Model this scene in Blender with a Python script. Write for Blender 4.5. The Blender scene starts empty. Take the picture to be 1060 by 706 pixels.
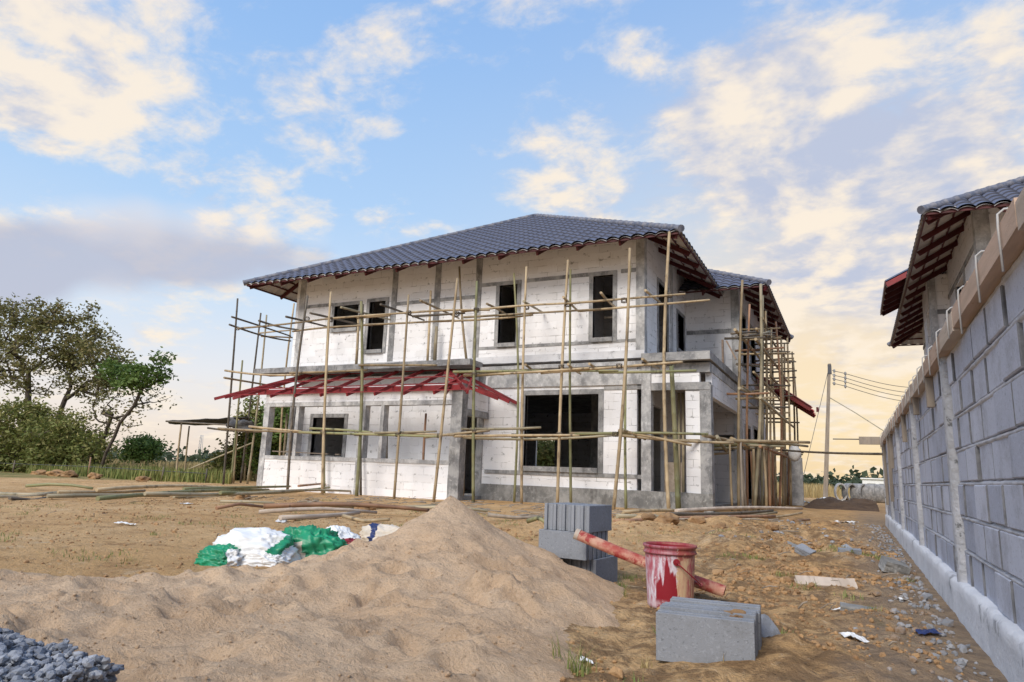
import bpy, bmesh, math, random
from mathutils import Vector, Matrix, noise
random.seed(7)
sc = bpy.context.scene
COL = sc.collection
R = math.radians
V = Vector

# ------------------------------------------------------------------ camera
F, YAW, PITCH, ROLL, H = 704.6, .465225, .19199, .037026, .72
def _cam_matrix():
    cy, sy = math.cos(YAW), math.sin(YAW)
    A = Matrix(((cy, sy, 0), (-sy, cy, 0), (0, 0, 1)))
    B = Matrix(((1, 0, 0), (0, 0, -1), (0, 1, 0)))
    cp, sp = math.cos(PITCH), math.sin(PITCH)
    P = Matrix(((1, 0, 0), (0, cp, sp), (0, -sp, cp)))
    cr, sr = math.cos(ROLL), math.sin(ROLL)
    Q = Matrix(((cr, -sr, 0), (sr, cr, 0), (0, 0, 1)))
    return Q @ P @ B @ A
CM = _cam_matrix()
CAM = V((0, 0, H))
def ray(x, y): return CM.transposed() @ V(((x - 530) / F, (y - 353) / F, 1))
def atY(x, y, Y): d = ray(x, y); return CAM + d * (Y / d.y)
def atX(x, y, X): d = ray(x, y); return CAM + d * (X / d.x)
def atZ(x, y, z=0.0): d = ray(x, y); return CAM + d * ((z - H) / d.z)

cd = bpy.data.cameras.new('camera'); co = bpy.data.objects.new('camera', cd); COL.objects.link(co)
cd.sensor_width = 36; cd.lens = 36 * F / 1060; cd.clip_start = .05; cd.clip_end = 6000
m = Matrix.Identity(4)
for i in range(3):
    m[i][0] = CM[0][i]; m[i][1] = -CM[1][i]; m[i][2] = -CM[2][i]; m[i][3] = CAM[i]
co.matrix_world = m
sc.camera = co
EXPO = 1.0
sc.view_settings.view_transform = 'Standard'; sc.view_settings.look = 'None'
sc.view_settings.exposure = EXPO; sc.view_settings.gamma = 1.0; sc.view_settings.use_curve_mapping = False

# ------------------------------------------------------------------ object helpers
LOC = {}
def tag(o, label=None, cat=None, group=None, kind=None):
    if label: o['label'] = label
    if cat: o['category'] = cat
    if group: o['group'] = group
    if kind: o['kind'] = kind
    return o
def thing(name, loc, label, cat, group=None, rot=(0, 0, 0)):
    o = bpy.data.objects.new(name, None); COL.objects.link(o)
    o.empty_display_size = .2
    o.location = loc; o.rotation_euler = rot
    LOC[o.name] = V(loc)
    return tag(o, label, cat, group)
def copy_tree(o, parent=None):
    c = o.copy(); COL.objects.link(c); c.parent = parent
    for ch in list(o.children): copy_tree(ch, c)
    return c

class MB:
    def __init__(s): s.v = []; s.f = []; s.m = []; s.sm = []
    def add(s, vs, fs, mi=0, smooth=False):
        b = len(s.v); s.v.extend([tuple(p) for p in vs])
        for f in fs: s.f.append([b + i for i in f]); s.m.append(mi); s.sm.append(smooth)
    def box(s, x0, x1, y0, y1, z0, z1, mi=0):
        s.add([(x0,y0,z0),(x1,y0,z0),(x1,y1,z0),(x0,y1,z0),(x0,y0,z1),(x1,y0,z1),(x1,y1,z1),(x0,y1,z1)],
              [(3,2,1,0),(4,5,6,7),(0,1,5,4),(1,2,6,5),(2,3,7,6),(3,0,4,7)], mi)
    def bar(s, p, q, w, h, up=(0,0,1), mi=0):
        p, q = V(p), V(q); d = (q - p).normalized(); u = V(up)
        r = d.cross(u)
        if r.length < 1e-4: r = d.cross(V((1,0,0)))
        r.normalize(); u = r.cross(d)
        r *= w/2; u *= h/2
        vs = [p-r-u, p+r-u, p+r+u, p-r+u, q-r-u, q+r-u, q+r+u, q-r+u]
        s.add(vs, [(0,1,2,3),(7,6,5,4),(4,5,1,0),(5,6,2,1),(6,7,3,2),(7,4,0,3)], mi)
    def tube(s, pts, rad, n=8, caps=True, mi=0, smooth=True):
        pts = [V(p) for p in pts]
        if not hasattr(rad, '__len__'): rad = [rad]*len(pts)
        d0 = (pts[1]-pts[0]).normalized()
        r = d0.cross(V((0,0,1)))
        if r.length < 1e-3: r = d0.cross(V((1,0,0)))
        r.normalize(); vs = []
        for i, p in enumerate(pts):
            d = (pts[min(i+1,len(pts)-1)] - pts[max(i-1,0)]).normalized()
            r = (r - d*r.dot(d)); r.normalize(); u = d.cross(r)
            for k in range(n):
                a = 2*math.pi*k/n
                vs.append(p + (r*math.cos(a) + u*math.sin(a))*rad[i])
        fs = []
        for i in range(len(pts)-1):
            for k in range(n):
                fs.append((i*n+k, i*n+(k+1)%n, (i+1)*n+(k+1)%n, (i+1)*n+k))
        s.add(vs, fs, mi, smooth)
        if caps:
            b = len(s.v) - len(vs)
            s.f.append([b+k for k in range(n)][::-1]); s.m.append(mi); s.sm.append(False)
            s.f.append([b+(len(pts)-1)*n+k for k in range(n)]); s.m.append(mi); s.sm.append(False)
    def grid(s, P, mi=0, smooth=True, flip=False):
        nr, nc = len(P), len(P[0]); b = len(s.v)
        for row in P: s.v.extend([tuple(p) for p in row])
        for i in range(nr-1):
            for j in range(nc-1):
                f = [b+i*nc+j, b+i*nc+j+1, b+(i+1)*nc+j+1, b+(i+1)*nc+j]
                s.f.append(f[::-1] if flip else f); s.m.append(mi); s.sm.append(smooth)
    def build(s, name, mats, parent=None, local=False, origin=None):
        if not isinstance(mats, (list, tuple)): mats = [mats]
        off = V((0,0,0))
        if not local:
            if parent is not None: off = LOC.get(parent.name, V((0,0,0)))
            elif origin is not None: off = V(origin)
        me = bpy.data.meshes.new(name)
        if off.length > 0: vs = [(a-off.x, b-off.y, c-off.z) for a, b, c in s.v]
        else: vs = s.v
        me.from_pydata(vs, [], s.f)
        for mt in mats: me.materials.append(mt)
        me.polygons.foreach_set('material_index', s.m)
        me.polygons.foreach_set('use_smooth', s.sm)
        me.update()
        o = bpy.data.objects.new(name, me); COL.objects.link(o)
        if parent is not None: o.parent = parent
        elif not local: o.location = off
        LOC[o.name] = off
        return o

def nz(x, y, z=0.0): return noise.noise(V((x, y, z)))
def fbm(x, y, z=0.0, o=4):
    a, t, f = 1.0, 0.0, 1.0
    for _ in range(o): t += a*noise.noise(V((x*f, y*f, z*f+7.3*_))); a *= .5; f *= 2.03
    return t
def sstep(a, b, x):
    t = max(0., min(1., (x-a)/(b-a))); return t*t*(3-2*t)

# ------------------------------------------------------------------ material helpers
class NT:
    def __init__(s, tree): s.t = tree; s.n = tree.nodes; s.l = tree.links
    def node(s, typ, **kw):
        nd = s.n.new(typ)
        for k, v in kw.items(): setattr(nd, k, v)
        return nd
    def setin(s, sock, v):
        if hasattr(v, 'is_output') or isinstance(v, bpy.types.NodeSocket): s.l.new(v, sock)
        else:
            if sock.type == 'RGBA' and len(v) == 3: v = (*v, 1)
            sock.default_value = v
    def math(s, op, a, b=None, c=None, clamp=False):
        nd = s.node('ShaderNodeMath', operation=op, use_clamp=clamp)
        for i, q in enumerate((a, b, c)):
            if q is not None: s.setin(nd.inputs[i], q)
        return nd.outputs[0]
    def vmath(s, op, a, b=None):
        nd = s.node('ShaderNodeVectorMath', operation=op)
        s.setin(nd.inputs[0], a)
        if b is not None: s.setin(nd.inputs[1], b)
        return nd
    def noise(s, vec, scale, detail=4, rough=.55, dist=0.):
        nd = s.node('ShaderNodeTexNoise')
        s.setin(nd.inputs['Vector'], vec); nd.inputs['Scale'].default_value = scale
        nd.inputs['Detail'].default_value = detail; nd.inputs['Roughness'].default_value = rough
        nd.inputs['Distortion'].default_value = dist
        return nd.outputs['Fac']
    def map(s, vec, sc=(1,1,1), loc=(0,0,0), rot=(0,0,0)):
        nd = s.node('ShaderNodeMapping'); s.l.new(vec, nd.inputs[0])
        nd.inputs['Scale'].default_value = sc; nd.inputs['Location'].default_value = loc; nd.inputs['Rotation'].default_value = rot
        return nd.outputs[0]
    def step(s, x, a, b):
        nd = s.node('ShaderNodeMapRange', interpolation_type='SMOOTHSTEP')
        s.setin(nd.inputs['Value'], x); nd.inputs['From Min'].default_value = a; nd.inputs['From Max'].default_value = b
        return nd.outputs[0]
    def ramp(s, fac, els):
        nd = s.node('ShaderNodeValToRGB'); s.setin(nd.inputs[0], fac); e = nd.color_ramp.elements
        while len(e) < len(els): e.new(.5)
        for q, (p, c) in zip(e, els): q.position = p; q.color = (*c, 1)
        return nd.outputs[0]
    def mix(s, fac, a, b, blend='MIX'):
        nd = s.node('ShaderNodeMix', data_type='RGBA', blend_type=blend)
        s.setin(nd.inputs[0], fac); s.setin(nd.inputs[6], a); s.setin(nd.inputs[7], b)
        return nd.outputs[2]
    def bump(s, h, strength=.4, dist=.01, normal=None):
        nd = s.node('ShaderNodeBump'); nd.inputs['Strength'].default_value = strength; nd.inputs['Distance'].default_value = dist
        s.l.new(h, nd.inputs['Height'])
        if normal is not None: s.l.new(normal, nd.inputs['Normal'])
        return nd.outputs[0]
def material(name, rough=.85, spec=.3, metal=0.):
    mt = bpy.data.materials.new(name); mt.use_nodes = True
    nt = NT(mt.node_tree); b = nt.n['Principled BSDF']
    b.inputs['Roughness'].default_value = rough; b.inputs['Specular IOR Level'].default_value = spec; b.inputs['Metallic'].default_value = metal
    tc = nt.node('ShaderNodeTexCoord')
    return mt, nt, b, tc.outputs['Object']
def setc(nt, b, c): nt.setin(b.inputs['Base Color'], c)
def setn(nt, b, n): nt.l.new(n, b.inputs['Normal'])
M = {}
def blotchy(name, c1, c2, scale=3., rough=.85, bump=.3, bscale=60., bdist=.004, spec=.3, stretch=(1,1,1), c3=None, s3=20., f3=(.55,.7), obj_rand=0.):
    mt, nt, b, oc = material(name, rough, spec)
    v = nt.map(oc, stretch)
    c = nt.mix(nt.step(nt.noise(v, scale, 5, .6), .35, .65), c1, c2)
    if c3 is not None: c = nt.mix(nt.step(nt.noise(v, s3, 5, .65), *f3), c, c3)
    if obj_rand:
        oi = nt.node('ShaderNodeObjectInfo')
        k = nt.math('MULTIPLY_ADD', oi.outputs['Random'], 2*obj_rand, 1-obj_rand)
        hs = nt.node('ShaderNodeHueSaturation'); nt.l.new(k, hs.inputs['Value']); nt.l.new(c, hs.inputs['Color']); c = hs.outputs[0]
    setc(nt, b, c)
    if bump: setn(nt, b, nt.bump(nt.noise(v, bscale, 5, .65), bump, bdist))
    M[name] = mt; return mt

def wall_vec(nt, oc):
    """(along wall, height) whichever way the wall faces"""
    g = nt.node('ShaderNodeNewGeometry'); sx = nt.node('ShaderNodeSeparateXYZ'); nt.l.new(g.outputs['True Normal'], sx.inputs[0])
    p = nt.node('ShaderNodeSeparateXYZ'); nt.l.new(oc, p.inputs[0])
    k = nt.math('GREATER_THAN', nt.math('ABSOLUTE', sx.outputs[0]), .6)
    mixn = nt.node('ShaderNodeMix', data_type='FLOAT'); nt.l.new(k, mixn.inputs[0]); nt.l.new(p.outputs[0], mixn.inputs[2]); nt.l.new(p.outputs[1], mixn.inputs[3])
    cb = nt.node('ShaderNodeCombineXYZ'); nt.l.new(mixn.outputs[0], cb.inputs[0]); nt.l.new(p.outputs[2], cb.inputs[1])
    return cb.outputs[0]
def aac(name='aac', base=(.84,.84,.86), base2=(.75,.745,.755)):
    mt, nt, b, oc = material(name, .95, .1)
    wv = wall_vec(nt, oc)
    def brick(ms, c1, c2, mc):
        br = nt.node('ShaderNodeTexBrick'); nt.l.new(wv, br.inputs['Vector'])
        br.inputs['Scale'].default_value = 1; br.inputs['Brick Width'].default_value = .6; br.inputs['Row Height'].default_value = .2
        br.inputs['Mortar Size'].default_value = ms; br.inputs['Mortar Smooth'].default_value = .3
        nt.setin(br.inputs['Color1'], c1); nt.setin(br.inputs['Color2'], c2); nt.setin(br.inputs['Mortar'], mc)
        return br
    br = brick(.008, base, base2, (.34,.335,.33))
    br2 = brick(.006, base, base2, base)
    gap = nt.step(nt.noise(wv, 2.2, 5, .65), .44, .66)
    c = nt.mix(gap, br2.outputs[0], br.outputs[0])
    # smeared grey glue near some joints
    br3 = brick(.05, (0,0,0), (0,0,0), (1,1,1))
    sm = nt.math('MULTIPLY', br3.outputs['Fac'], nt.step(nt.noise(wv, 6., 5, .72), .57, .66))
    c = nt.mix(nt.math('MULTIPLY', sm, .85), c, (.27,.27,.27))
    # dusty stains, vertical drips
    v2 = nt.map(wv, (1., .28, 1)); dr = nt.step(nt.noise(v2, 3.2, 6, .65), .55, .70)
    c = nt.mix(nt.math('MULTIPLY', dr, .36), c, (.56,.55,.54))
    c = nt.mix(nt.math('MULTIPLY', nt.step(nt.noise(wv, .55, 3, .5), .4, .7), .16), c, (.66,.60,.54))
    setc(nt, b, c)
    h = nt.math('SUBTRACT', nt.noise(oc, 45, 4, .6), nt.math('MULTIPLY', br.outputs['Fac'], .8))
    setn(nt, b, nt.bump(h, .5, .006)); M[name] = mt
aac()
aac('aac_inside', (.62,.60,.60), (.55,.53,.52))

def concrete(name, c1, c2, dark, damp=.35):
    mt, nt, b, oc = material(name, .9, .2)
    c = nt.mix(nt.step(nt.noise(oc, 2.6, 7, .7), .38, .62), tuple(x*.85 for x in c1), tuple(x*1.12 for x in c2))
    c = nt.mix(nt.math('MULTIPLY', nt.step(nt.noise(nt.map(oc, (2.6,2.6,1.1)), 1.7, 6, .68), .52, .62), damp), c, dark)
    c = nt.mix(nt.math('MULTIPLY', nt.step(nt.noise(oc, 11, 5, .7), .56, .68), .5), c, tuple(x*1.6 for x in c2))
    c = nt.mix(nt.math('MULTIPLY', nt.step(nt.noise(nt.map(oc, (6,6,.5)), 2.5, 5, .6), .58, .75), .5), c, tuple(x*1.45 for x in c1))
    setc(nt, b, c); setn(nt, b, nt.bump(nt.noise(oc, 30, 6, .7), .45, .008)); M[name] = mt
blotchy('tile_edge_shade', (.030,.033,.05), (.05,.052,.07), 8, .7, .1)  # tile butt ends: shadow under each row's lip painted as near-black colour
concrete('concrete', (.25,.25,.255), (.34,.335,.33), (.13,.13,.13), .6)
concrete('concrete_pale', (.39,.39,.395), (.50,.495,.49), (.21,.21,.21), .5)
concrete('plinth', (.21,.21,.205), (.29,.285,.275), (.11,.105,.10), .65)

def tile_mat():
    mt, nt, b, oc = material('roof_tile', .35, .4)
    n = nt.noise(oc, 3.5, 3, .6); c = nt.mix(n, (.070,.078,.118), (.115,.125,.178))
    c = nt.mix(nt.math('MULTIPLY', nt.step(nt.noise(oc, 12, 4, .6), .58, .75), .35), c, (.3,.29,.3))
    setc(nt, b, c); b.inputs['Coat Weight'].default_value = .04
    nt.setin(b.inputs['Roughness'], nt.math('MULTIPLY_ADD', n, .2, .34)); M['roof_tile'] = mt
tile_mat()
blotchy('ridge_tile', (.10,.11,.15), (.20,.20,.23), 6, .6, .2, spec=.45)
blotchy('tile_under', (.42,.39,.37), (.50,.47,.45), 2, .9, .1)
blotchy('red_steel', (.25,.021,.025), (.17,.016,.02), 3, .5, .12, 40, .003, .4, c3=(.20,.035,.03), s3=9, f3=(.58,.7))
blotchy('red_sheet', (.50,.055,.05), (.42,.04,.04), 3, .5, .12)
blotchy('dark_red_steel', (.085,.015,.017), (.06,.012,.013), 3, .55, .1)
for nm, c1, c2, c3 in (('bamboo_tan', (.42,.325,.20), (.28,.21,.125), (.12,.09,.06)),
                       ('bamboo_green', (.20,.205,.10), (.27,.245,.125), (.08,.08,.045)),
                       ('bamboo_dark', (.15,.12,.09), (.10,.085,.065), (.05,.04,.035)),
                       ('bamboo_grey', (.36,.30,.20), (.27,.24,.16), (.15,.13,.09)),
                       ('bamboo_red', (.36,.20,.115), (.25,.14,.085), (.13,.075,.05))):
    blotchy(nm, c1, c2, 2.2, .55, .25, 40, .003, .35, (1,1,.35), c3, 7., (.54,.70), .30)
blotchy('wood_pale', (.54,.45,.37), (.42,.34,.27), 2, .85, .4, 18, .005, .2, (6,.6,6), (.24,.19,.15), 6, (.58,.74), .12)
blotchy('wood_orange', (.50,.36,.27), (.38,.28,.21), 2, .8, .4, 18, .005, .2, (6,.6,6), (.30,.18,.12), 6, (.58,.74), .12)
blotchy('wood_grey', (.30,.25,.20), (.22,.185,.15), 2, .9, .4, 18, .005, .2, (5,5,.6), (.13,.11,.09), 6, (.58,.74), .12)
blotchy('plaster_white', (.70,.70,.72), (.58,.58,.60), 2.5, .9, .6, 25, .015, .2, c3=(.26,.26,.27), s3=5, f3=(.58,.72))
blotchy('mortar', (.52,.52,.55), (.38,.38,.40), 9, .95, .8, 40, .012, .15)
blotchy('post_concrete', (.52,.52,.54), (.40,.40,.41), 4, .95, .9, 35, .02, .15, c3=(.17,.17,.17), s3=16, f3=(.58,.66))
def block_mat(name, a, c_):
    mt, nt, b, oc = material(name, .95, .12)
    g = nt.node('ShaderNodeNewGeometry'); oi = nt.node('ShaderNodeObjectInfo')
    rnd = nt.math('FRACT', nt.math('ADD', g.outputs['Random Per Island'], oi.outputs['Random']))
    c = nt.mix(rnd, a, c_)
    c = nt.mix(nt.math('MULTIPLY', nt.step(nt.noise(oc, 3.3, 7, .7), .46, .66), .5), c, (a[0]*.66, a[1]*.62, a[2]*.56))
    c = nt.mix(nt.math('MULTIPLY', nt.step(nt.noise(oc, 75, 4, .75), .53, .66), .55), c, tuple(min(1,x*1.5) for x in a))
    c = nt.mix(nt.math('MULTIPLY', nt.step(nt.noise(nt.map(oc,(1,1,1),(5,3,1)), 60, 4, .75), .57, .68), .65), c, tuple(x*.45 for x in a))
    setc(nt, b, c); setn(nt, b, nt.bump(nt.noise(oc, 150, 5, .75), .8, .004)); M[name] = mt
block_mat('wall_block', (.38,.398,.47), (.56,.575,.645))
blotchy('joint_dark', (.15,.15,.16), (.24,.24,.25), 12, .95, .6, 50, .01, .1)
block_mat('block_grey', (.225,.238,.265), (.285,.298,.325))
def steel(name, c, r): 
    blotchy(name, c, tuple(x*.8 for x in c), 5, r, .1)
steel('rod_white', (.46,.45,.44), .6)
steel('wire_dark', (.10,.10,.11), .6)
blotchy('net_black', (.05,.052,.06), (.11,.11,.115), 4, .9, .2)
blotchy('bark', (.12,.095,.075), (.075,.06,.048), 6, .95, .6, 20, .02)
blotchy('plastic_white', (.78,.78,.77), (.68,.68,.68), 6, .45, .25, 25, .006, .4, c3=(.5,.45,.4), s3=14, f3=(.62,.72))
blotchy('plastic_green', (.012,.27,.13), (.02,.20,.10), 8, .4, .25, 25, .006, .4)
blotchy('plastic_navy', (.02,.035,.11), (.03,.045,.14), 8, .45, .2)
blotchy('sack_cream', (.62,.55,.46), (.54,.47,.38), 8, .7, .3, 40, .005)
blotchy('soil_dark', (.085,.055,.038), (.13,.085,.055), 3, .98, .8, 14, .05)
blotchy('clod', (.37,.225,.11), (.24,.14,.07), 5, .98, .8, 30, .02, obj_rand=.2)
blotchy('rubble', (.20,.205,.22), (.34,.34,.35), 5, .95, .6, 60, .006, c3=(.27,.18,.11), s3=4, f3=(.46,.58))
block_mat('gravel', (.13,.145,.18), (.38,.395,.43))
def leafmat(name, cols, trans=.25):
    mt, nt, b, oc = material(name, .6, .3)
    g = nt.node('ShaderNodeNewGeometry')
    c = nt.ramp(g.outputs['Random Per Island'], [(i/(len(cols)-1), c) for i, c in enumerate(cols)])
    c = nt.mix(nt.step(nt.noise(oc, .55, 3, .5), .35, .65), c, nt.mix(.5, c, cols[0]))
    setc(nt, b, c)
    tr = nt.node('ShaderNodeBsdfTranslucent'); nt.l.new(c, tr.inputs[0])
    ms = nt.node('ShaderNodeMixShader'); ms.inputs[0].default_value = trans
    nt.l.new(b.outputs[0], ms.inputs[1]); nt.l.new(tr.outputs[0], ms.inputs[2])
    nt.l.new(ms.outputs[0], nt.n['Material Output'].inputs['Surface']); M[name] = mt
leafmat('leaf_olive', [(.135,.14,.045), (.20,.185,.065), (.28,.22,.10), (.15,.16,.055)])
leafmat('leaf_green', [(.08,.145,.03), (.12,.19,.045), (.19,.25,.07), (.09,.15,.03)])
leafmat('leaf_bush', [(.14,.17,.045), (.19,.21,.055), (.28,.27,.085), (.33,.28,.12)])
leafmat('leaf_far', [(.055,.075,.045), (.075,.10,.055), (.06,.085,.05)])
leafmat('grass_green', [(.16,.21,.055), (.25,.27,.085), (.38,.33,.13)])
leafmat('grass_dry', [(.42,.32,.15), (.50,.38,.18), (.33,.26,.12)])

def paint_bucket():
    mt, nt, b, oc = material('bucket_paint', .42, .4)
    s = nt.node('ShaderNodeSeparateXYZ'); nt.l.new(oc, s.inputs[0]); z = s.outputs[2]
    ang = nt.math('ARCTAN2', s.outputs[1], s.outputs[0])
    cb = nt.node('ShaderNodeCombineXYZ'); nt.l.new(nt.math('MULTIPLY', ang, .16), cb.inputs[0]); nt.l.new(z, cb.inputs[1])
    cv = cb.outputs[0]
    ph = nt.math('ADD', ang, 1.335)      # 0 on the side of the label
    wob = nt.math('MULTIPLY', nt.math('SUBTRACT', nt.noise(cv, 16, 4, .6), .5), .9)
    pw = nt.math('ADD', ph, wob)
    base = nt.mix(nt.step(pw, .22, .32), (.60,.56,.62), (.56,.40,.24))
    streak = nt.step(nt.noise(nt.map(cv, (2.6, .45, 1), (3, 1, 0)), 16, 6, .75), .40, .62)
    wash = nt.math('MULTIPLY', streak, nt.math('ADD', nt.step(pw, .10, -.30), nt.step(pw, .62, .95), clamp=True))
    c = nt.mix(nt.math('MULTIPLY', streak, .5), base, (.40,.10,.12))
    c = nt.mix(nt.math('MULTIPLY', wash, .88), c, (.34,.04,.07))
    red = (.235,.012,.022)
    runs = nt.math('MULTIPLY_ADD', nt.noise(nt.map(cv, (1, .10, 1)), 26, 2, .5), .55, -.235)   # how high each run reaches
    q = nt.math('ADD', nt.math('MULTIPLY', nt.math('POWER', nt.math('ADD', ph, .12), 2.), .55), z)
    c = nt.mix(nt.step(nt.math('SUBTRACT', nt.math('ADD', runs, .17), q), -.012, .012), c, red)
    c = nt.mix(nt.math('MULTIPLY', nt.step(z, .06, .02), nt.step(nt.noise(cv, 14, 4), .42, .56)), c, (.55,.42,.46))
    rim = nt.step(nt.math('ADD', z, nt.math('MULTIPLY', nt.math('SUBTRACT', nt.noise(cv, 30, 3), .5), .12)), .265, .30)
    c = nt.mix(nt.math('MULTIPLY', rim, .8), c, red)
    c = nt.mix(nt.step(nt.noise(cv, 26, 5, .7), .64, .68), c, (.62,.55,.56))
    setc(nt, b, c); setn(nt, b, nt.bump(nt.noise(cv, 60, 4), .25, .004)); M['bucket_paint'] = mt
paint_bucket()
blotchy('paint_red', (.20,.012,.02), (.28,.02,.03), 10, .35, .3, 25, .006, .45)
blotchy('pole_red', (.33,.05,.035), (.50,.29,.20), 9, .6, .3, 40, .004, .35, (1,1,1), (.28,.03,.025), 14, (.5,.6))

def ground_mat():
    mt, nt, b, oc = material('dirt', .97, .12)
    n1 = nt.noise(oc, .55, 6, .62); n2 = nt.noise(oc, 2.6, 7, .68); n3 = nt.noise(oc, 14, 6, .7)
    c = nt.mix(nt.step(n1, .36, .62), (.69,.455,.235), (.58,.355,.165))
    c = nt.mix(nt.math('MULTIPLY', nt.step(n2, .50, .66), .68), c, (.33,.185,.085))
    c = nt.mix(nt.math('MULTIPLY', nt.step(nt.noise(nt.map(oc,(1,1,1),(9,4,0)), 1.9, 6, .7), .56, .68), .6), c, (.68,.52,.34))
    c = nt.mix(nt.math('MULTIPLY', nt.step(n3, .55, .69), .6), c, (.23,.135,.07))
    c = nt.mix(nt.math('MULTIPLY', nt.step(nt.noise(nt.map(oc,(1,1,1),(3,8,1)), 26, 5, .75), .57, .66), .55), c, (.74,.58,.40))
    c = nt.mix(nt.math('MULTIPLY', nt.step(nt.noise(nt.map(oc,(1,1,1),(8,1,3)), 38, 5, .75), .56, .66), .6), c, (.21,.12,.06))
    s = nt.node('ShaderNodeSeparateXYZ'); nt.l.new(oc, s.inputs[0]); x, y = s.outputs[0], s.outputs[1]
    right = nt.math('MULTIPLY', nt.step(x, -2.6, -1.2), nt.step(y, 24, 13))
    c = nt.mix(nt.math('MULTIPLY', nt.math('MULTIPLY', right, nt.step(nt.noise(nt.map(oc,(1,1,1),(6,6,6)), 5.5, 7, .72), .42, .58)), .8), c, (.215,.13,.068))
    # greyish rubble dust along the wall, faint grass in patches, dry field far away
    wall = nt.math('MULTIPLY', nt.step(nt.math('ADD', x, nt.math('MULTIPLY', nt.math('SUBTRACT', n2, .5), 1.2)), -.35, .25), nt.step(y, 34, 18))
    c = nt.mix(nt.math('MULTIPLY', wall, .6), c, nt.mix(n3, (.22,.17,.125), (.38,.32,.27)))
    gr = nt.step(nt.noise(nt.map(oc,(1,1,1),(5,2,0)), .9, 6, .7), .63, .72)
    c = nt.mix(nt.math('MULTIPLY', gr, .5), c, (.14,.15,.055))
    far = nt.step(nt.math('ADD', nt.math('SUBTRACT', nt.math('MULTIPLY', y, .55), x), nt.math('MULTIPLY', nt.math('SUBTRACT', n1, .5), 8)), 31, 35)
    c = nt.mix(far, c, nt.mix(nt.step(n1, .4, .6), (.36,.27,.12), (.20,.19,.07)))
    setc(nt, b, c)
    h = nt.math('ADD', nt.math('MULTIPLY', nt.noise(oc, 9, 7, .72), 1.), nt.math('MULTIPLY', nt.noise(oc, 55, 5, .7), .35))
    setn(nt, b, nt.bump(h, 1., .07)); M['dirt'] = mt
ground_mat()
def sand_mat():
    mt, nt, b, oc = material('sand', .97, .12)
    n1 = nt.noise(oc, 1.6, 6, .62); n2 = nt.noise(oc, 9, 6, .7)
    c = nt.mix(nt.step(n1, .36, .64), (.74,.535,.355), (.65,.45,.285))
    c = nt.mix(nt.math('MULTIPLY', nt.step(n2, .48, .66), .5), c, (.42,.285,.185))
    c = nt.mix(nt.math('MULTIPLY', nt.step(nt.noise(nt.map(oc,(1,1,1),(7,3,1)), 1.1, 6, .68), .50, .64), .42), c, (.44,.30,.195))
    c = nt.mix(nt.math('MULTIPLY', nt.step(nt.noise(oc, 85, 5, .8), .54, .66), .6), c, (.80,.64,.48))
    c = nt.mix(nt.math('MULTIPLY', nt.step(nt.noise(nt.map(oc,(1,1,1),(4,0,2)), 70, 5, .8), .55, .66), .65), c, (.33,.21,.13))
    setc(nt, b, c)
    h = nt.math('ADD', nt.noise(oc, 22, 6, .7), nt.math('MULTIPLY', nt.noise(oc, 85, 5, .8), .45))
    setn(nt, b, nt.bump(h, 1., .035)); M['sand'] = mt
sand_mat()

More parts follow.
